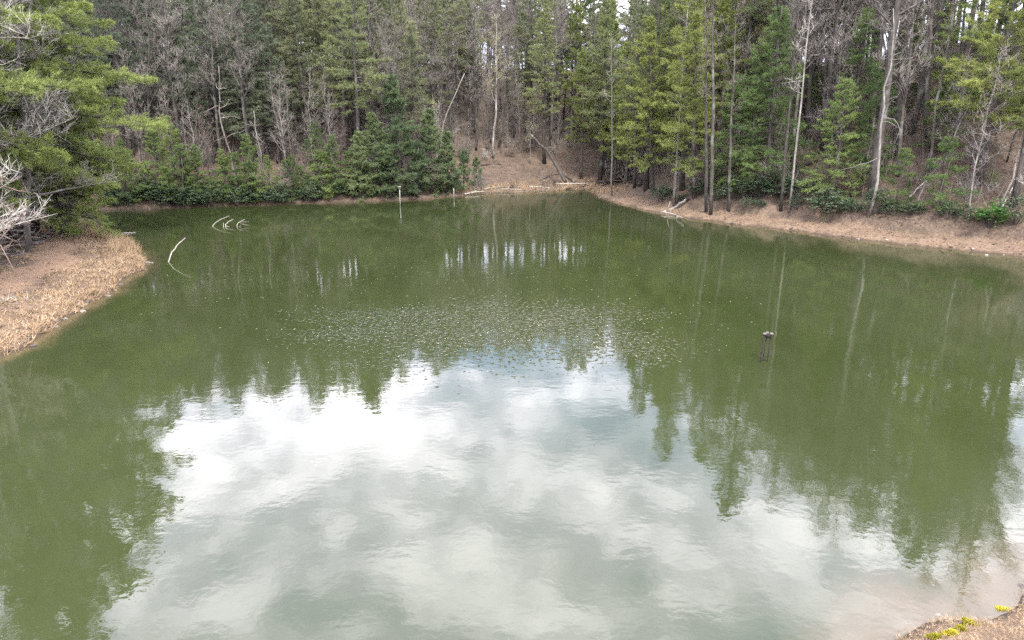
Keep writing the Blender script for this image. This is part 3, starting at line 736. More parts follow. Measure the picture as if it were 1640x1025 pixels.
left('bare_tree', PALETREE, -32.6, 48.2, 18, 4.0, 'pale twigged bare tree at the far end of the left point', cat='tree', tilt=(0, .12))
left('hemlock_tree', HEM[0], -34.8, 45.2, 14, .2, 'full hemlock filling the gap behind the left point', cat='hemlock tree')
left('hemlock_tree', HEM[0], -31.6, 48.4, 10, 1.2, 'bright hemlock at the water behind the point', cat='hemlock tree', tilt=(0, .12))
PALEB = make_snag(410, 7.5, 'twig_brown', .055, 13, .12, (1.2, 2.6))
left('dead_tree', PALEB, -26.4, 31.8, 7.0, .6, 'grey dead tree with tangled twigs leaning over the path', cat='dead tree', tilt=(-.2, .66), r=.6)
left('dead_tree', PALEB, -24.8, 28.4, 6.0, 3.1, 'tangled grey dead tree nearest the left edge', cat='dead tree', tilt=(.1, .75), r=.6)
left('dead_tree', PALEB, -30.0, 37.0, 7.5, 1.1, 'grey dead tree bowed across the foot of the pines', cat='dead tree', tilt=(0.2, .5), r=.6)
left('dead_tree', SNAG, -29.2, 35.6, 9.0, 1.9, 'grey leafless dead tree standing above the moss bank', cat='dead tree', tilt=(0, .35), r=.6)

# --- the rest of the forest
MARKS = [(330, 'behind the left end of the cove shore'), (420, 'behind the row of sunken branches'), (500, 'above the right end of the cove shore'), (570, 'left of the young pine clump'),
         (660, 'behind the young pine clump'), (735, 'behind the right end of the pine clump'), (815, 'at the left side of the hollow'), (900, 'behind the leaning dead trunks'),
         (985, 'behind the tip of the dirt bank'), (1060, 'behind the brush pile and fallen log'), (1150, 'behind the close pair of dark trunks'), (1235, 'behind the tall hemlock'),
         (1340, 'above the rhododendron thicket'), (1440, 'behind the crooked pale snag'), (1540, 'left of the fresh green bush'), (9999, 'above the fresh green bush')]
def mark(u, zn):
    if zn == 'left': return 'on the left bank slope'
    for e, t_ in MARKS:
        if u < e: return t_
MIX = {'left': {'f': [('pine', PINE_R, .35), ('bare', BARE_D, .35), ('sap', SAP, .3)], 'm': [('pine', PINE_R, .5), ('bare', BARE_D, .5)], 'b': [('pine', PINE_T, .6), ('bare', BARE_D, .4)]},
       'cove': {'f': [('sap', SAP, .55), ('bare', BARE_D, .2), ('pine', PINE_B, .25)], 'm': [('pine', PINE_B, .62), ('bare', BARE_D, .30), ('sap', SAP, .08)], 'b': [('pine', PINE_B, .8), ('bare', BARE_D, .2)]},
       'back': {'f': [('sap', SAP, .5), ('pine', PINE_T, .25), ('bare', BARE_D, .25)], 'm': [('pine', PINE_T, .74), ('bare', BARE_D, .22), ('sap', SAP, .04)], 'b': [('pine', PINE_T, .76), ('bare', BARE_D, .24)]},
       'hollow': {'f': [('sap', SAP, 1.0)], 'm': [('bare', BARE_D, .6), ('sap', SAP, .3), ('pine', PINE_T, .10)], 'b': [('bare', BARE_D + BARE_F, .52), ('pine', PINE_T, .48)]},
       'head': {'f': [('sap', SAP, .4), ('bare', BARE_D, .3), ('pine', PINE_R, .3)], 'm': [('bare', BARE_D + BARE_F, .42), ('pine', PINE_R, .46), ('sap', SAP, .12)], 'b': [('bare', BARE_D, .6), ('pine', PINE_R, .4)]},
       'right': {'f': [('sap', SAP, .25), ('bare', BARE_D + SLIM, .75)], 'm': [('bare', BARE_D + SLIM + BARE_F, .66), ('sap', SAP, .16), ('hem', HEM, .18)], 'b': [('bare', BARE_D + SLIM + BARE_F, .76), ('pine', PINE_T, .24)]}}
KIND = {'pine': ('pine_tree', 'pine tree', 'pine'), 'bare': ('bare_tree', 'tree', 'leafless tree'), 'sap': ('sapling', 'sapling', 'thin leafless sapling'), 'hem': ('hemlock_tree', 'hemlock tree', 'young hemlock')}
LOOK = {'pine': {'left': 'tall green', 'cove': 'dark bluish', 'back': 'thin stemmed olive', 'hollow': 'high crowned', 'head': 'bright green', 'right': 'high crowned'},
        'bare': {'left': 'tall', 'cove': 'grey', 'back': 'slender grey', 'hollow': 'slim grey', 'head': 'tall', 'right': 'dark trunked'}}
CAP = {'pine': 262, 'bare': 250, 'sap': 120, 'hem': 30}
used = {k: 0 for k in CAP}
for (x, y, z, dd, u, v) in cand:
    zn = zone(u, x, y)
    rk = 'f' if dd < 8 else 'm' if dd < 24 else 'b'
    far = {'right': 40, 'head': 46, 'hollow': 75, 'back': 62, 'cove': 60, 'left': 26}[zn]
    if dd > far: continue
    if zn in ('right', 'head') and dd < 3.3: continue
    if zn == 'left' and (dd < 8.5 or x > -20): continue
    if 705 < u < 958 and y > 75 and dd < 17: continue
    sp = {'f': 2.2, 'm': 2.35, 'b': 2.9}[rk]
    if zn == 'right': sp *= .8
    if rk == 'f' and zn != 'right' and rnd.random() < .35: continue
    if not ok(x, y, sp): continue
    q = rnd.random(); acc = 0
    for kd, protos, pr_ in MIX[zn][rk]:
        acc += pr_
        if q <= acc: break
    if used[kd] >= CAP[kd]: continue
    used[kd] += 1
    nm, ct, word = KIND[kd]; look = LOOK.get(kd, {}).get(zn, '')
    s = rnd.uniform(.82, 1.15)
    lab = (('short ' if s < .93 else 'lofty ' if s > 1.06 else '') + look.replace('tall', '') + ' ' + word + ' ' + RANK[rk] + ' ' + mark(u, zn)).replace('  ', ' ').strip()
    s *= {'right': 1.25, 'head': 1.12, 'hollow': 1.08, 'back': 1.05}.get(zn, 1.0) if kd in ('pine', 'bare') and rk != 'f' else 1.0
    o = place(nm, pick(protos), x, y, s, rnd.uniform(0, 6.28), lab, ct, lab)
    o.rotation_euler = lean_rot(rnd.uniform(0, 6.28), abs(rnd.gauss(0, .035)), o.rotation_euler[2])
    taken.append((x, y, sp))
# thin understorey between the trees
tk2 = []
for (x, y, z, dd, u, v) in cand[::-2]:
    zn = zone(u, x, y)
    if dd > 30 or used['sap'] >= 285: continue
    if zn in ('right', 'head') and dd < 4.6: continue
    if zn == 'left' and (dd < 8.5 or x > -21): continue
    if 705 < u < 958 and y > 75 and dd < 17: continue
    if any((a - x) ** 2 + (b - y) ** 2 < 2.3 ** 2 for a, b in tk2): continue
    tk2.append((x, y)); used['sap'] += 1
    lab = 'spindly understorey sapling ' + mark(u, zn)
    o = place('sapling', pick(SAP), x, y, rnd.uniform(.5, 1.1), rnd.uniform(0, 6.28), lab, 'sapling', lab)
    o.rotation_euler = lean_rot(rnd.uniform(0, 6.28), abs(rnd.gauss(0, .08)), o.rotation_euler[2])
# shrubs under the trees
tk2 = []
ns = 0
for (x, y, z, dd, u, v) in cand[::-1]:
    zn = zone(u, x, y)
    if dd > 26 or ns >= 285: continue
    if zn in ('right', 'head') and dd < 4.5: continue
    if zn == 'left' and (dd < 8.2 or x > -21): continue
    if 705 < u < 958 and y > 75 and (dd < 1.2 or 3.5 < dd < 15): continue
    if any((a - x) ** 2 + (b - y) ** 2 < 2.6 ** 2 for a, b in tk2): continue
    tk2.append((x, y)); ns += 1
    lab = {'left': 'grey leafless shrub', 'cove': 'dim leafless shrub', 'back': 'leafless shrub', 'hollow': 'brown leafless shrub', 'head': 'twiggy shrub', 'right': 'twiggy grey shrub'}[zn] + ' ' + mark(u, zn)
    place('bare_shrub', pick(SHRUB), x, y, rnd.uniform(.7, 1.3), rnd.uniform(0, 6.28), lab, 'shrub', lab)

# ------------------------------------------------------------------ dead wood, posts and the outlet stand
def solo(name, geo, mats, label, cat, group=None, loc=(0, 0, 0)):
    o = bpy.data.objects.new(name, geo.mesh(name, mats)); link(o); o.location = loc
    return setp(o, label, cat, group)
def root(name, loc, label, cat, group=None):
    o = bpy.data.objects.new(name, None); link(o); o.location = loc; return setp(o, label, cat, group)
def part(name, geo, mats, parent):
    return link(bpy.data.objects.new(name, geo.mesh(name, mats)), parent)
metal, mn, mb = material('dark rusty steel', .8)
mn.put(mb.inputs['Base Color'], mn.ramp(mn.noise(mn.new('ShaderNodeTexCoord').outputs['Object'], 14, 5, .6), [(.4, (.008, .007, .007)), (.65, (.024, .018, .015))]))
pale, pn, pb = material('pale weathered paint', .6)
pn.put(pb.inputs['Base Color'], pn.ramp(pn.noise(pn.new('ShaderNodeTexCoord').outputs['Object'], 9, 5, .6), [(.35, (.20, .19, .17)), (.6, (.38, .37, .34))]))
conc, cn, cb_ = material('stained concrete', .85)
cn.put(cb_.inputs['Base Color'], cn.ramp(cn.noise(cn.new('ShaderNodeTexCoord').outputs['Object'], 18, 5, .6), [(.35, (.06, .054, .046)), (.65, (.17, .155, .135))]))
def box(g, c, s):
    c = np.array(c); s = np.array(s) / 2
    V = np.array([[a, b, d] for a in (-1, 1) for b in (-1, 1) for d in (-1, 1)]) * s + c
    g.V.append(V); g.F4.append(np.array([[0, 1, 3, 2], [4, 6, 7, 5], [0, 4, 5, 1], [2, 3, 7, 6], [0, 2, 6, 4], [1, 5, 7, 3]]) + g.n); g.m4.append(np.zeros(6, int)); g.n += 8
ox, oy = ground(1222, 579)
t = root('outlet_stand', (ox, oy, 0), 'dark three legged steel stand with pale cap standing in the open water', 'outlet stand')
for (lx, ly, r) in ((-.13, -.02, .030), (.0, .10, .018), (.12, .0, .026)):
    g = Geo(); g.tube([(lx, ly, -1.3), (lx + .02, ly, 0), (lx + .075, ly, 1.0)], [r, r, r], 8); part('leg', g, [metal], t)
g = Geo(); box(g, (.075, .03, .93), (.15, .15, .12)); part('valve_box', g, [metal], t)
for (lx, ly) in ((-.055, -.02), (.075, .10), (.195, .0)):
    g = Geo(); g.tube([(lx, ly, .985), (lx, ly, 1.0), (lx, ly, 1.035), (lx, ly, 1.05)], [.035, .06, .06, .045], 10); part('cap', g, [conc], t)
g = Geo(); g.tube([(-.055, -.02, .95), (.195, 0, .95)], [.018, .018], 6); part('crossbar', g, [metal], t)
for (u, v, h, lb) in [(641, 327, 1.75, 'slim white post standing in the water before the young pines'), (727, 316, 1.1, 'short grey post at the shore near the right end of the young pines')]:
    px_, py_ = ground(u, v); big_ = h > 1.5
    h *= .9; t = root('shore_post', (px_, py_, 0), lb, 'post')
    g = Geo(); g.tube([(0, 0, -.8), (0, 0, h * .6), (0.01, 0, h)], [.052, .05, .046], 8); part('pole', g, [pale if big_ else M['deadwood']], t)
    if big_:
        g = Geo(); box(g, (0, 0, h + .11), (.26, .24, .22)); part('nest_box', g, [M['deadwood']], t)
        g = Geo(); box(g, (0, -.03, h + .24), (.34, .36, .03)); part('lid', g, [pale], t)
    else:
        g = Geo(); g.tube([(0, 0, h + .002), (0, 0, h + .05)], [.08, .05], 8); part('cap', g, [M['deadwood']], t)
# branches standing out of the water: pixel polylines at a water point
def stick(pxs, fwd, radii, name, label, cat='branch', sub=(), mat='deadwood', depth=.5, seed=1):
    r_ = np.random.default_rng(seed)
    def pt(u, v, f): p = at_dist(u, v, f); return p
    pts = np.array([pt(u, v, fwd + i * depth) for i, (u, v) in enumerate(pxs)])
    pts[0][2] = min(pts[0][2], -.15)
    g = Geo(); k = 9
    tt = np.linspace(0, len(pts) - 1, k); dense = np.stack([np.interp(tt, range(len(pts)), pts[:, a]) for a in range(3)], 1)
    dense[1:-1] += r_.normal(0, .012, (k - 2, 3)); rr = np.linspace(radii[0], radii[1], k) * r_.uniform(.85, 1.2, k)
    c0 = dense[0].copy(); c0[2] = 0
    if not sub:
        g.tube(dense - c0, rr, 6); return solo(name, g, [M[mat]], label, cat, None, c0)
    t = root(name, c0, label, cat); g.tube(dense - c0, rr, 6); part('stem', g, [M[mat]], t)
    for j, (i0, e) in enumerate(sub):
        q0 = along(dense, i0); q1 = at_dist(e[0], e[1], fwd + .3)
        mid_ = (q0 + q1) / 2 + r_.normal(0, .05, 3)
        g = Geo(); g.tube(np.array([q0, mid_, q1]) - c0, [radii[1] * 1.1, radii[1], radii[1] * .5], 5); part('side_branch', g, [M[mat]], t)
    return t
f1 = ground(268, 420)[1]
stick([(268, 421), (275, 405), (284, 392), (297, 381)], f1, (.042, .022), 'sunken_branch', 'lone curved white branch rising from the water off the left point', seed=3)
f2 = ground(345, 364)[1]
stick([(345, 366), (340, 362), (350, 353), (367, 346)], f2, (.05, .028), 'sunken_branch', 'largest bent white branch, left end of the sunken row', seed=4, sub=((.1, (346, 366)),))
stick([(362, 365), (361, 360), (366, 355), (374, 351)], f2, (.04, .02), 'sunken_branch', 'middle white branch of the sunken row', seed=5, sub=((.25, (371, 364)),))
stick([(358, 367), (358, 357)], f2, (.028, .015), 'sunken_branch', 'short thin upright twig in the sunken row', seed=6)
stick([(379, 361), (380, 358), (387, 354), (392, 351)], f2, (.038, .02), 'sunken_branch', 'forked white branch at the right end of the sunken row', seed=7, sub=((.5, (399, 361)), (.6, (399, 355)), (.05, (386, 361))))
# logs
def log(name, label, pts, r0, r1, mat='deadwood', stubs=4, seed=0, rootball=False, cat='log'):
    r_ = np.random.default_rng(seed); pts = np.array(pts, float); k = 10
    tt = np.linspace(0, len(pts) - 1, k); D_ = np.stack([np.interp(tt, range(len(pts)), pts[:, a]) for a in range(3)], 1)
    D_[1:-1] += r_.normal(0, r0 * .25, (k - 2, 3)); c0 = D_[0].copy()
    t = root(name, c0, label, cat)
    g = Geo(); g.tube(D_ - c0, np.linspace(r0, r1, k) * r_.uniform(.9, 1.12, k), 8); part('stem', g, [M[mat]], t)
    for j in range(stubs):
        p = along(D_, r_.uniform(.2, .95)); e = p + unit(r_.normal(0, 1, 3) + np.array([0, 0, .6])) * r_.uniform(.3, 1.0)
        g = Geo(); g.tube(np.array([p, (p + e) / 2 + r_.normal(0, .05, 3), e]) - c0, [r1 * .6, r1 * .4, r1 * .2], 5); part('branch_stub', g, [M[mat]], t)
    if rootball:
        g = Geo(); a, b = [], []
        for j in range(26):
            dd = unit(r_.normal(0, 1, 3)); a.append(D_[0] - c0 + dd * .05); b.append(D_[0] - c0 + dd * r_.uniform(.25, .5))
        g.twigs(a, b, .06); part('roots', g, [M['darkwood']], t)
    return t
def surf(u, v, up=.06):
    p = spot(u, v); return np.array([p[0], p[1], max(0, gz(*p)) + up])
log('fallen_log', 'pale fallen log with dark root end lying from the dirt bank into the water', [surf(1099, 330, .22), surf(1084, 334, .15), surf(1070, 339, .06), surf(1059, 341, .0)], .13, .09, rootball=True, stubs=1, seed=2)
log('fallen_branch', 'thin pale branch lying in the water below the root ended log', [surf(1062, 341, .05), surf(1080, 345, .02), surf(1093, 349, .0)], .04, .02, stubs=0, seed=3, cat='branch')
wl = lambda u, v, z=.04: np.array([*ground(u, v), z])
log('floating_log', 'straight pale log floating behind the left point', [wl(104, 378, .08), wl(140, 377), wl(178, 375.5)], .12, .08, stubs=1, seed=4)
log('floating_log', 'short pale log floating under the tip of the overhanging boughs', [wl(194, 375, .03), wl(217, 373, .03)], .07, .05, stubs=0, seed=5)
log('floating_branch', 'dark stick with white flecks floating off the tip of the left point', [wl(224, 419, .08), wl(233, 421, .03), wl(246, 421.5, .02)], .05, .03, stubs=1, seed=6, cat='branch')
LF = spot(906, 294)[1]
log('leaning_trunk', 'long dark dead trunk leaning left over the brown marsh', [surf(906, 294, .1), at_dist(893, 268, LF + .5), at_dist(874, 238, LF + .6), at_dist(848, 214, LF + .7)], .24, .12, 'bark_dark', 7, 7, cat='dead trunk')
log('leaning_trunk', 'shorter dark dead trunk propped against the long leaning one', [surf(925, 294, .1), at_dist(912, 287, LF + .3), at_dist(898, 277, LF + .6)], .2, .12, 'bark_dark', 2, 8, cat='dead trunk')
log('leaning_trunk', 'thin arched dead stem under the crossed dark trunks', [surf(866, 289, .05), at_dist(880, 282, LF + .2), at_dist(900, 278, LF + .5)], .09, .07, 'darkwood', 2, 9, cat='dead trunk')
log('leaning_trunk', 'grey slanting dead trunk among the trees above the young pines', [np.array([*spot(697, 268), gz(*spot(697, 268)) - .1]), at_dist(712, 190, spot(697, 268)[1] + 1), at_dist(744, 118, spot(697, 268)[1] + 2)], .09, .05, 'bark_grey', 6, 10, cat='dead trunk')
for i, (a, b, r, lb) in enumerate([((886, 297), (942, 295), .12, 'long bleached log at the right of the brown marsh'), ((848, 300), (884, 303), .09, 'pale log half buried in the marsh edge below the arched stem'),
                                   ((906, 304), (948, 297), .10, 'dark log slanting up to the tip of the dirt bank'), ((772, 305), (806, 300), .09, 'bleached log at the left of the brown marsh near the smallest young pine'),
                                   ((744, 312), (776, 308), .08, 'white log on the waterline by the young pines'), ((804, 304), (838, 306), .07, 'thin pale log in the middle of the marsh edge'),
                                   ((770, 267), (802, 264), .14, 'dark mossy log lying across the hollow behind the marsh')]):
    log('fallen_log', lb, [surf(*a, .08), (surf(*a, .12) + surf(*b, .10)) / 2, surf(*b, .06)], r, r * .7, 'deadwood' if i not in (2, 6) else 'darkwood', 3, 20 + i)
for i, (a, b, r, m_, lb) in enumerate([((1268, 228), (1300, 205), .16, 'darkwood', 'dark log slanting on the slope above the rhododendron thicket'), ((1290, 268), (1322, 258), .12, 'darkwood', 'dark log on the slope right of the rhododendron thicket'),
                                       ((1455, 322), (1482, 296), .07, 'deadwood', 'white forked limb lying on the right slope'), ((1595, 352), (1625, 300), .06, 'deadwood', 'pale slanting limb behind the fresh green bush')]):
    log('fallen_log' if r > .1 else 'fallen_limb', lb, [surf(*a, .15), (surf(*a, .2) + surf(*b, .3)) / 2, surf(*b, .3)], r, r * .6, m_, 5, 40 + i, cat='log' if r > .1 else 'limb')
# brush pile beside the tip of the dirt bank, stick pile at the foot of the left pines: every stick a part
def pile(name, label, u, v, n, rad, h, L, r, mats, seed, steep=.5, pref=None):
    rg_ = np.random.default_rng(seed); p = spot(u, v) if isinstance(u, (int, float)) and v > 100 else np.array([u, v]); z0 = gz(*p)
    t = root(name, (p[0], p[1], z0), label, 'brush pile')
    for i in range(n):
        a = rg_.uniform(0, 6.28); rr = rad * math.sqrt(rg_.uniform(0, 1)); c = np.array([math.cos(a) * rr * 1.25, math.sin(a) * rr, 0])
        zt = h * (1 - (rr / rad) ** 2) * rg_.uniform(0, 1); l = rg_.uniform(*L)
        az = rg_.normal(pref, .5) if pref is not None else rg_.uniform(0, 6.28); el = rg_.normal(.1, steep)
        dd = np.array([math.cos(az) * math.cos(el), math.sin(az) * math.cos(el), math.sin(el)]) * l / 2
        q = c + Z * (gz(p[0] + c[0], p[1] + c[1]) - z0 + zt + .06)
        e0, e1 = q - dd, q + dd
        for e in (e0, e1): e[2] = max(e[2], gz(p[0] + e[0], p[1] + e[1]) - z0 + .02)
        g = Geo(); k = rg_.uniform(*r); m_ = (e0 + e1) / 2 + rg_.normal(0, .06 * l, 3)
        g.tube(np.array([e0, m_, e1]), [k, k * .85, k * .5], 5)
        part('stick', g, [M[mats[rg_.integers(0, len(mats))]]], t)
    return t
pile('brush_pile', 'dark heap of dead brush behind the slender pale trunk at the bank tip', 1004, 292, 90, 2.3, 2.2, (1.2, 3.2), (.03, .09), ['darkwood', 'twig_brown', 'bark_dark'], 3, .55)
pile('stick_pile', 'heap of broken sticks stacked at the foot of the left pines', -33.0, 43.6, 110, 2.2, 1.7, (1.0, 2.6), (.03, .085), ['bark_dark', 'twig_grey', 'twig_brown', 'bark_grey'], 4, .25)
pile('stick_pile', 'lower scatter of sticks on the moss bank under the thick pine', -30.6, 38.8, 60, 1.7, .7, (.8, 2.2), (.02, .06), ['bark_dark', 'twig_grey', 'twig_pale'], 5, .25)
pile('root_wad', 'dark uprooted stump on the dirt bank below the brush pile', 1030, 296, 26, .7, .8, (.5, 1.2), (.05, .11), ['darkwood', 'bark_dark'], 6, .7)

# ------------------------------------------------------------------ small cover: leaves, grass, twigs, stones
def scatter(n, box_, cond, seed):
    rg_ = np.random.default_rng(seed); x = rg_.uniform(box_[0], box_[1], n); y = rg_.uniform(box_[2], box_[3], n)
    z, d_, pr_ = height(x, y, True); u, v = project(x, y, z)
    k = cond(x, y, z, d_, u, v, rg_) & (y > 2)
    return rg_, np.stack([x[k], y[k], z[k]], -1), d_[k]
def stuff(name, geo, mats):
    o = bpy.data.objects.new(name, geo.mesh(name, mats)); link(o); o['kind'] = 'stuff'; return o
inview = lambda u: (u > -150) & (u < 1790)
# fallen leaves
g = Geo()
rg_, p, d_ = scatter(170000, (-62, 62, 14, 125), lambda x, y, z, d, u, v, r: (d > .15) & (d < 26) & inview(u) & ((x > -12) | (y > 52) | (abs(d - 4.4) > 1.2) | (r.random(len(x)) < .15)) & (r.random(len(x)) < np.clip(1.2 - d / 26, .15, 1)), 50)
g.leaves(p + np.array([0, 0, .02]), rg_.normal(0, 1, p.shape) * np.array([1, 1, .35]), rg_.uniform(.10, .24, len(p)), rg_.uniform(.06, .14, len(p)), rg_, 0, (0, 0, 1.5))
rg_, p, d_ = scatter(26000, (-32, -14, 16, 52), lambda x, y, z, d, u, v, r: (d > .1) & (d < 9) & ((abs(d - 4.4) > 1.1) | (r.random(len(x)) < .12)), 51)
g.leaves(p + np.array([0, 0, .015]), rg_.normal(0, 1, p.shape) * np.array([1, 1, .3]), rg_.uniform(.06, .15, len(p)), rg_.uniform(.03, .07, len(p)), rg_, 0, (0, 0, 1.5))
stuff('leaf_litter', g, [M['litter']])
# straw along the left bank and round the dam corner
g = Geo()
def grass(n, bx, cond, seed, l, wd, mat, tuft=7, spread=.5):
    rg_, p, d_ = scatter(n, bx, cond, seed)
    if not len(p): return
    P_ = np.repeat(p, tuft, 0); q = len(P_)
    dd = rg_.normal(0, spread, (q, 3)); dd[:, 2] = 1
    g.blades(P_ + rg_.normal(0, .05, (q, 3)) * np.array([1, 1, .0]), dd, rg_.uniform(*l, q), rg_.uniform(*wd, q), rg_, mat)
clump = lambda x, y, s, seed: vnoise(x, y, s, seed) > .0
grass(26000, (-32, -14, 16, 52), lambda x, y, z, d, u, v, r: (d > .0) & (d < 3.2) & (r.random(len(x)) < np.exp(-d / 1.1)) , 60, (.12, .38), (.022, .042), 0, 7, 1.0)
grass(9000, (-32, -14, 16, 52), lambda x, y, z, d, u, v, r: (d > .3) & (d < 9) & (abs(d - 4.4) > 1.1) & clump(x, y, 1.6, 8) , 61, (.08, .26), (.024, .045), 0, 7, 1.2)
grass(5200, (-33, -14, 16, 52), lambda x, y, z, d, u, v, r: (d > -.06) & (d < .45) & (vnoise(x, y, 2.2, 91) > -.1), 69, (.15, .5), (.022, .04), 0, 8, .8)
grass(2600, (-34, -24, 41, 52), lambda x, y, z, d, u, v, r: (d > .0) & (d < 1.5), 62, (.4, 1.0), (.02, .035), 0, 6, .22)
grass(3200, (-35, -20, 22, 46), lambda x, y, z, d, u, v, r: (d > 5.2) & (d < 9) & (vnoise(x, y, .9, 9) > .1), 63, (.05, .16), (.025, .04), 1, 6, .9)
grass(300, (-30, -16, 18, 46), lambda x, y, z, d, u, v, r: (d > .2) & (d < 2.2) & (vnoise(x, y, 1.3, 19) > .25), 64, (.05, .14), (.025, .04), 1, 8, .9)
grass(16000, (4, 15, 6, 14), lambda x, y, z, d, u, v, r: (d > -.02) & (d < 3) & inview(u), 65, (.03, .10), (.005, .011), 0, 7, 1.3)
grass(900, (4, 15, 6, 14), lambda x, y, z, d, u, v, r: (d > .1) & (d < 3) & (vnoise(x, y, 2.0, 29) > .15), 66, (.03, .08), (.005, .010), 1, 8, .8)
grass(2600, (-12, 14, 80, 100), lambda x, y, z, d, u, v, r: (d > -.3) & (d < 6), 67, (.15, .6), (.03, .05), 0, 6, .5)
grass(3000, (8, 40, 38, 84), lambda x, y, z, d, u, v, r: (d > .0) & (d < 3.5) & (vnoise(x, y, 1.1, 39) > .1), 68, (.05, .16), (.02, .04), 0, 5, 1.2)
stuff('dry_grass', g, [M['straw'], M['moss_grass']])
# low dead twigs over the forest floor
g = Geo()
rg_, p, d_ = scatter(24000, (-62, 62, 22, 125), lambda x, y, z, d, u, v, r: (d > 4.2) & (d < 42) & inview(u) & ((x > -18) | (y > 52) | (d > 8.5)) & ((u < 710) | (u > 960) | (y < 75) | (d > 16)), 70)
dd = rg_.normal(0, .28, p.shape); dd[:, 2] = 1; L_ = rg_.uniform(.8, 3.6, (len(p), 1)) ; tip = p + unit(dd) * L_
g.twigs(p - Z * .05, tip, .013 + .004 * L_[:, 0])
for k in range(5):
    q = p + (tip - p) * rg_.uniform(.25, .95, (len(p), 1)); e = rg_.normal(0, .8, p.shape); e[:, 2] = np.abs(e[:, 2]) * .8 + .1
    g.twigs(q, q + unit(e) * rg_.uniform(.2, .75, (len(p), 1)) * np.sqrt(L_), .010)
lay = p[::5]; dd = rg_.normal(0, 1, lay.shape); dd[:, 2] = .12; g.twigs(lay + Z * .05, lay + Z * .08 + unit(dd) * rg_.uniform(.6, 2.4, (len(lay), 1)), .022)
stuff('dead_undergrowth', g, [M['twig_grey']])
# beach twigs on the dirt bank
g = Geo()
rg_, p, d_ = scatter(5000, (-32, 40, 16, 90), lambda x, y, z, d, u, v, r: (d > .2) & (d < 5.5) & inview(u), 71)
dd = rg_.normal(0, 1, p.shape); dd[:, 2] = rg_.normal(0, .12, len(p)); g.twigs(p + Z * .03, p + Z * .03 + unit(dd) * rg_.uniform(.15, .9, (len(p), 1)), .011)
stuff('fallen_twigs', g, [M['twig_grey']])
# leaves and pollen floating on the pond
g = Geo()
rg_ = np.random.default_rng(80)
fx, fy = [], []
for (u0, v0, su, sv, n) in [(350, 445, 90, 22, 60), (640, 440, 150, 14, 160), (880, 455, 130, 25, 120), (1160, 515, 40, 18, 24), (480, 500, 90, 30, 70), (270, 470, 60, 30, 20), (1010, 500, 80, 25, 70), (700, 520, 190, 40, 160)]:
    for _ in range(n // 2):
        a, b = ground(rg_.normal(u0, su), max(345, rg_.normal(v0, sv))); fx.append(a); fy.append(b)
p = np.stack([fx, fy, np.full(len(fx), .004)], -1); p = p[sdist(p[:, 0], p[:, 1]) < -.3]
dd = rg_.normal(0, 1, p.shape); dd[:, 2] = 0
g.leaves(p, dd, rg_.uniform(.03, .08, len(p)), rg_.uniform(.025, .055, len(p)), rg_, 0, (0, 0, 8))
fm = foliage('pale floating leaves', [(.20, .19, .12), (.30, .28, .19), (.40, .38, .29)], .05, 3.0)
stuff('floating_leaves', g, [fm])
# stones along the waterline
def stone_mesh(seed, flat=.6):
    r_ = np.random.default_rng(seed)
    import bmesh
    bm = bmesh.new(); bmesh.ops.create_icosphere(bm, subdivisions=1, radius=1)
    for vv in bm.verts: vv.co *= r_.uniform(.75, 1.15); vv.co.z *= flat
    me = bpy.data.meshes.new('stone'); bm.to_mesh(me); bm.free(); me.materials.append(M['stone']); return me
sm, sn, sb = material('shore stone', .8); M['stone'] = sm
oi = sn.new('ShaderNodeObjectInfo'); tcs = sn.new('ShaderNodeTexCoord')
sn.put(sb.inputs['Base Color'], sn.ramp(sn.math('ADD', sn.math('MULTIPLY', sn.noise(tcs.outputs['Object'], 2.4, 5, .6), .6), sn.math('MULTIPLY', oi.outputs['Random'], .4)), [(.3, (.045, .038, .031)), (.55, (.12, .102, .084)), (.75, (.22, .195, .165))]))
SM = [stone_mesh(i) for i in range(5)]
nst = 0
for i in rg_.permutation(len(P)):
    x, y = P[i] + rg_.normal(0, .16, 2); u, v = project(x, y, 0.)
    if not (inview(np.array([u]))[0]) or y < 5 or nst >= 150: continue
    if y > 80 and rg_.random() < .5: continue
    near_ = y < 14
    s = rg_.uniform(.05, .17) * (.45 if near_ else 1)
    o = bpy.data.objects.new('shore_stone', SM[nst % 5]); link(o); o.location = (x, y, max(-.02, gz(x, y)) + s * .15); o.scale = (s, s * rg_.uniform(.7, 1.3), s); o.rotation_euler = (0, 0, rg_.uniform(0, 6))
    zn = 'left' if x < -12 and y < 52 else 'right' if x > 8 and y > 14 else 'near' if y < 14 else 'far'
    lb = {'left': 'small stone on the waterline of the straw covered left bank', 'right': 'small stone on the waterline of the dirt bank', 'near': 'pebble at the near corner of the bank', 'far': 'small stone on the far waterline'}[zn]
    setp(o, lb, 'stone', lb); nst += 1
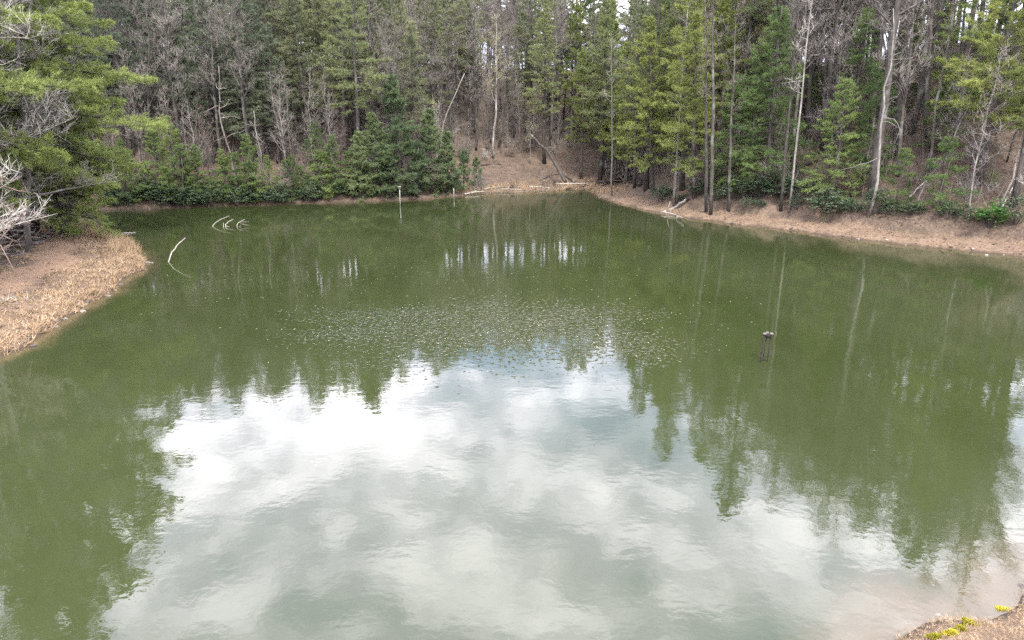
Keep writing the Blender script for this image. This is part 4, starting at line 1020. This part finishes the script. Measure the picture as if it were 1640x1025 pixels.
# white stone on the dirt bank waterline
for (u, v, s, lb) in [(1580, 409, .14, 'pale stone in the water by the right edge of the dirt bank'), (1420, 388, .13, 'pale stone on the dirt bank near the crooked snag')]:
    o = bpy.data.objects.new('pale_stone', SM[1].copy()); o.data.materials[0] = pale; x, y = ground(u, v); link(o); o.location = (x, y, max(0, gz(x, y)) + .02); o.scale = (s * .7, s * .7, s * .7); setp(o, lb, 'stone')
# yellow moss clumps at the near corner
def moss(seed, rx, ry, h, n=900):
    r_ = np.random.default_rng(seed); g = Geo()
    a = r_.uniform(0, 6.28, n); rr = np.sqrt(r_.random(n)); lob = 1 + .3 * np.sin(3 * a + seed) + .2 * np.sin(5 * a)
    p = np.stack([np.cos(a) * rr * rx * lob, np.sin(a) * rr * ry * lob, h * (1 - rr ** 2) * r_.uniform(.5, 1, n)], -1)
    dd = np.stack([np.cos(a) * .5, np.sin(a) * .5, np.ones(n)], -1) + r_.normal(0, .6, (n, 3))
    g.leaves(p, dd, r_.uniform(.022, .042, n), r_.uniform(.014, .026, n), r_, 0)
    st = r_.integers(0, n, 120); g.twigs(p[st] * np.array([.8, .8, 0]) - Z * .05, p[st], .004, 1)
    return g
for i, (u, v, rx, ry, lb) in enumerate([(1603, 981, .19, .10, 'largest yellow flowering moss clump, on the bank corner'), (1551, 1001, .11, .09, 'round yellow moss clump in the middle of the waterside row'), (1538, 1010, .08, .06, 'small yellow moss clump touching the round one'),
                                        (1524, 1017, .10, .07, 'yellow moss clump left of the small touching one'), (1498, 1022, .11, .06, 'yellow moss clump at the lower end of the waterside row')]):
    x, y = spot(u, v); o = root('yellow_moss_clump', (x, y, gz(x, y)), lb, 'moss clump', 'yellow moss clumps along the near bank')
    part('flowers', moss(90 + i, rx, ry, .07), [M['yellow'], M['moss_grass']], o)
print('COUNTS', used, COUNT, 'shrubs', ns, 'objects', len(sc.objects), 'unique tris', sum(sum(len(p.vertices) - 2 for p in m.polygons) for m in bpy.data.meshes) if False else sum(len(m.loops) - 2 * len(m.polygons) for m in bpy.data.meshes))
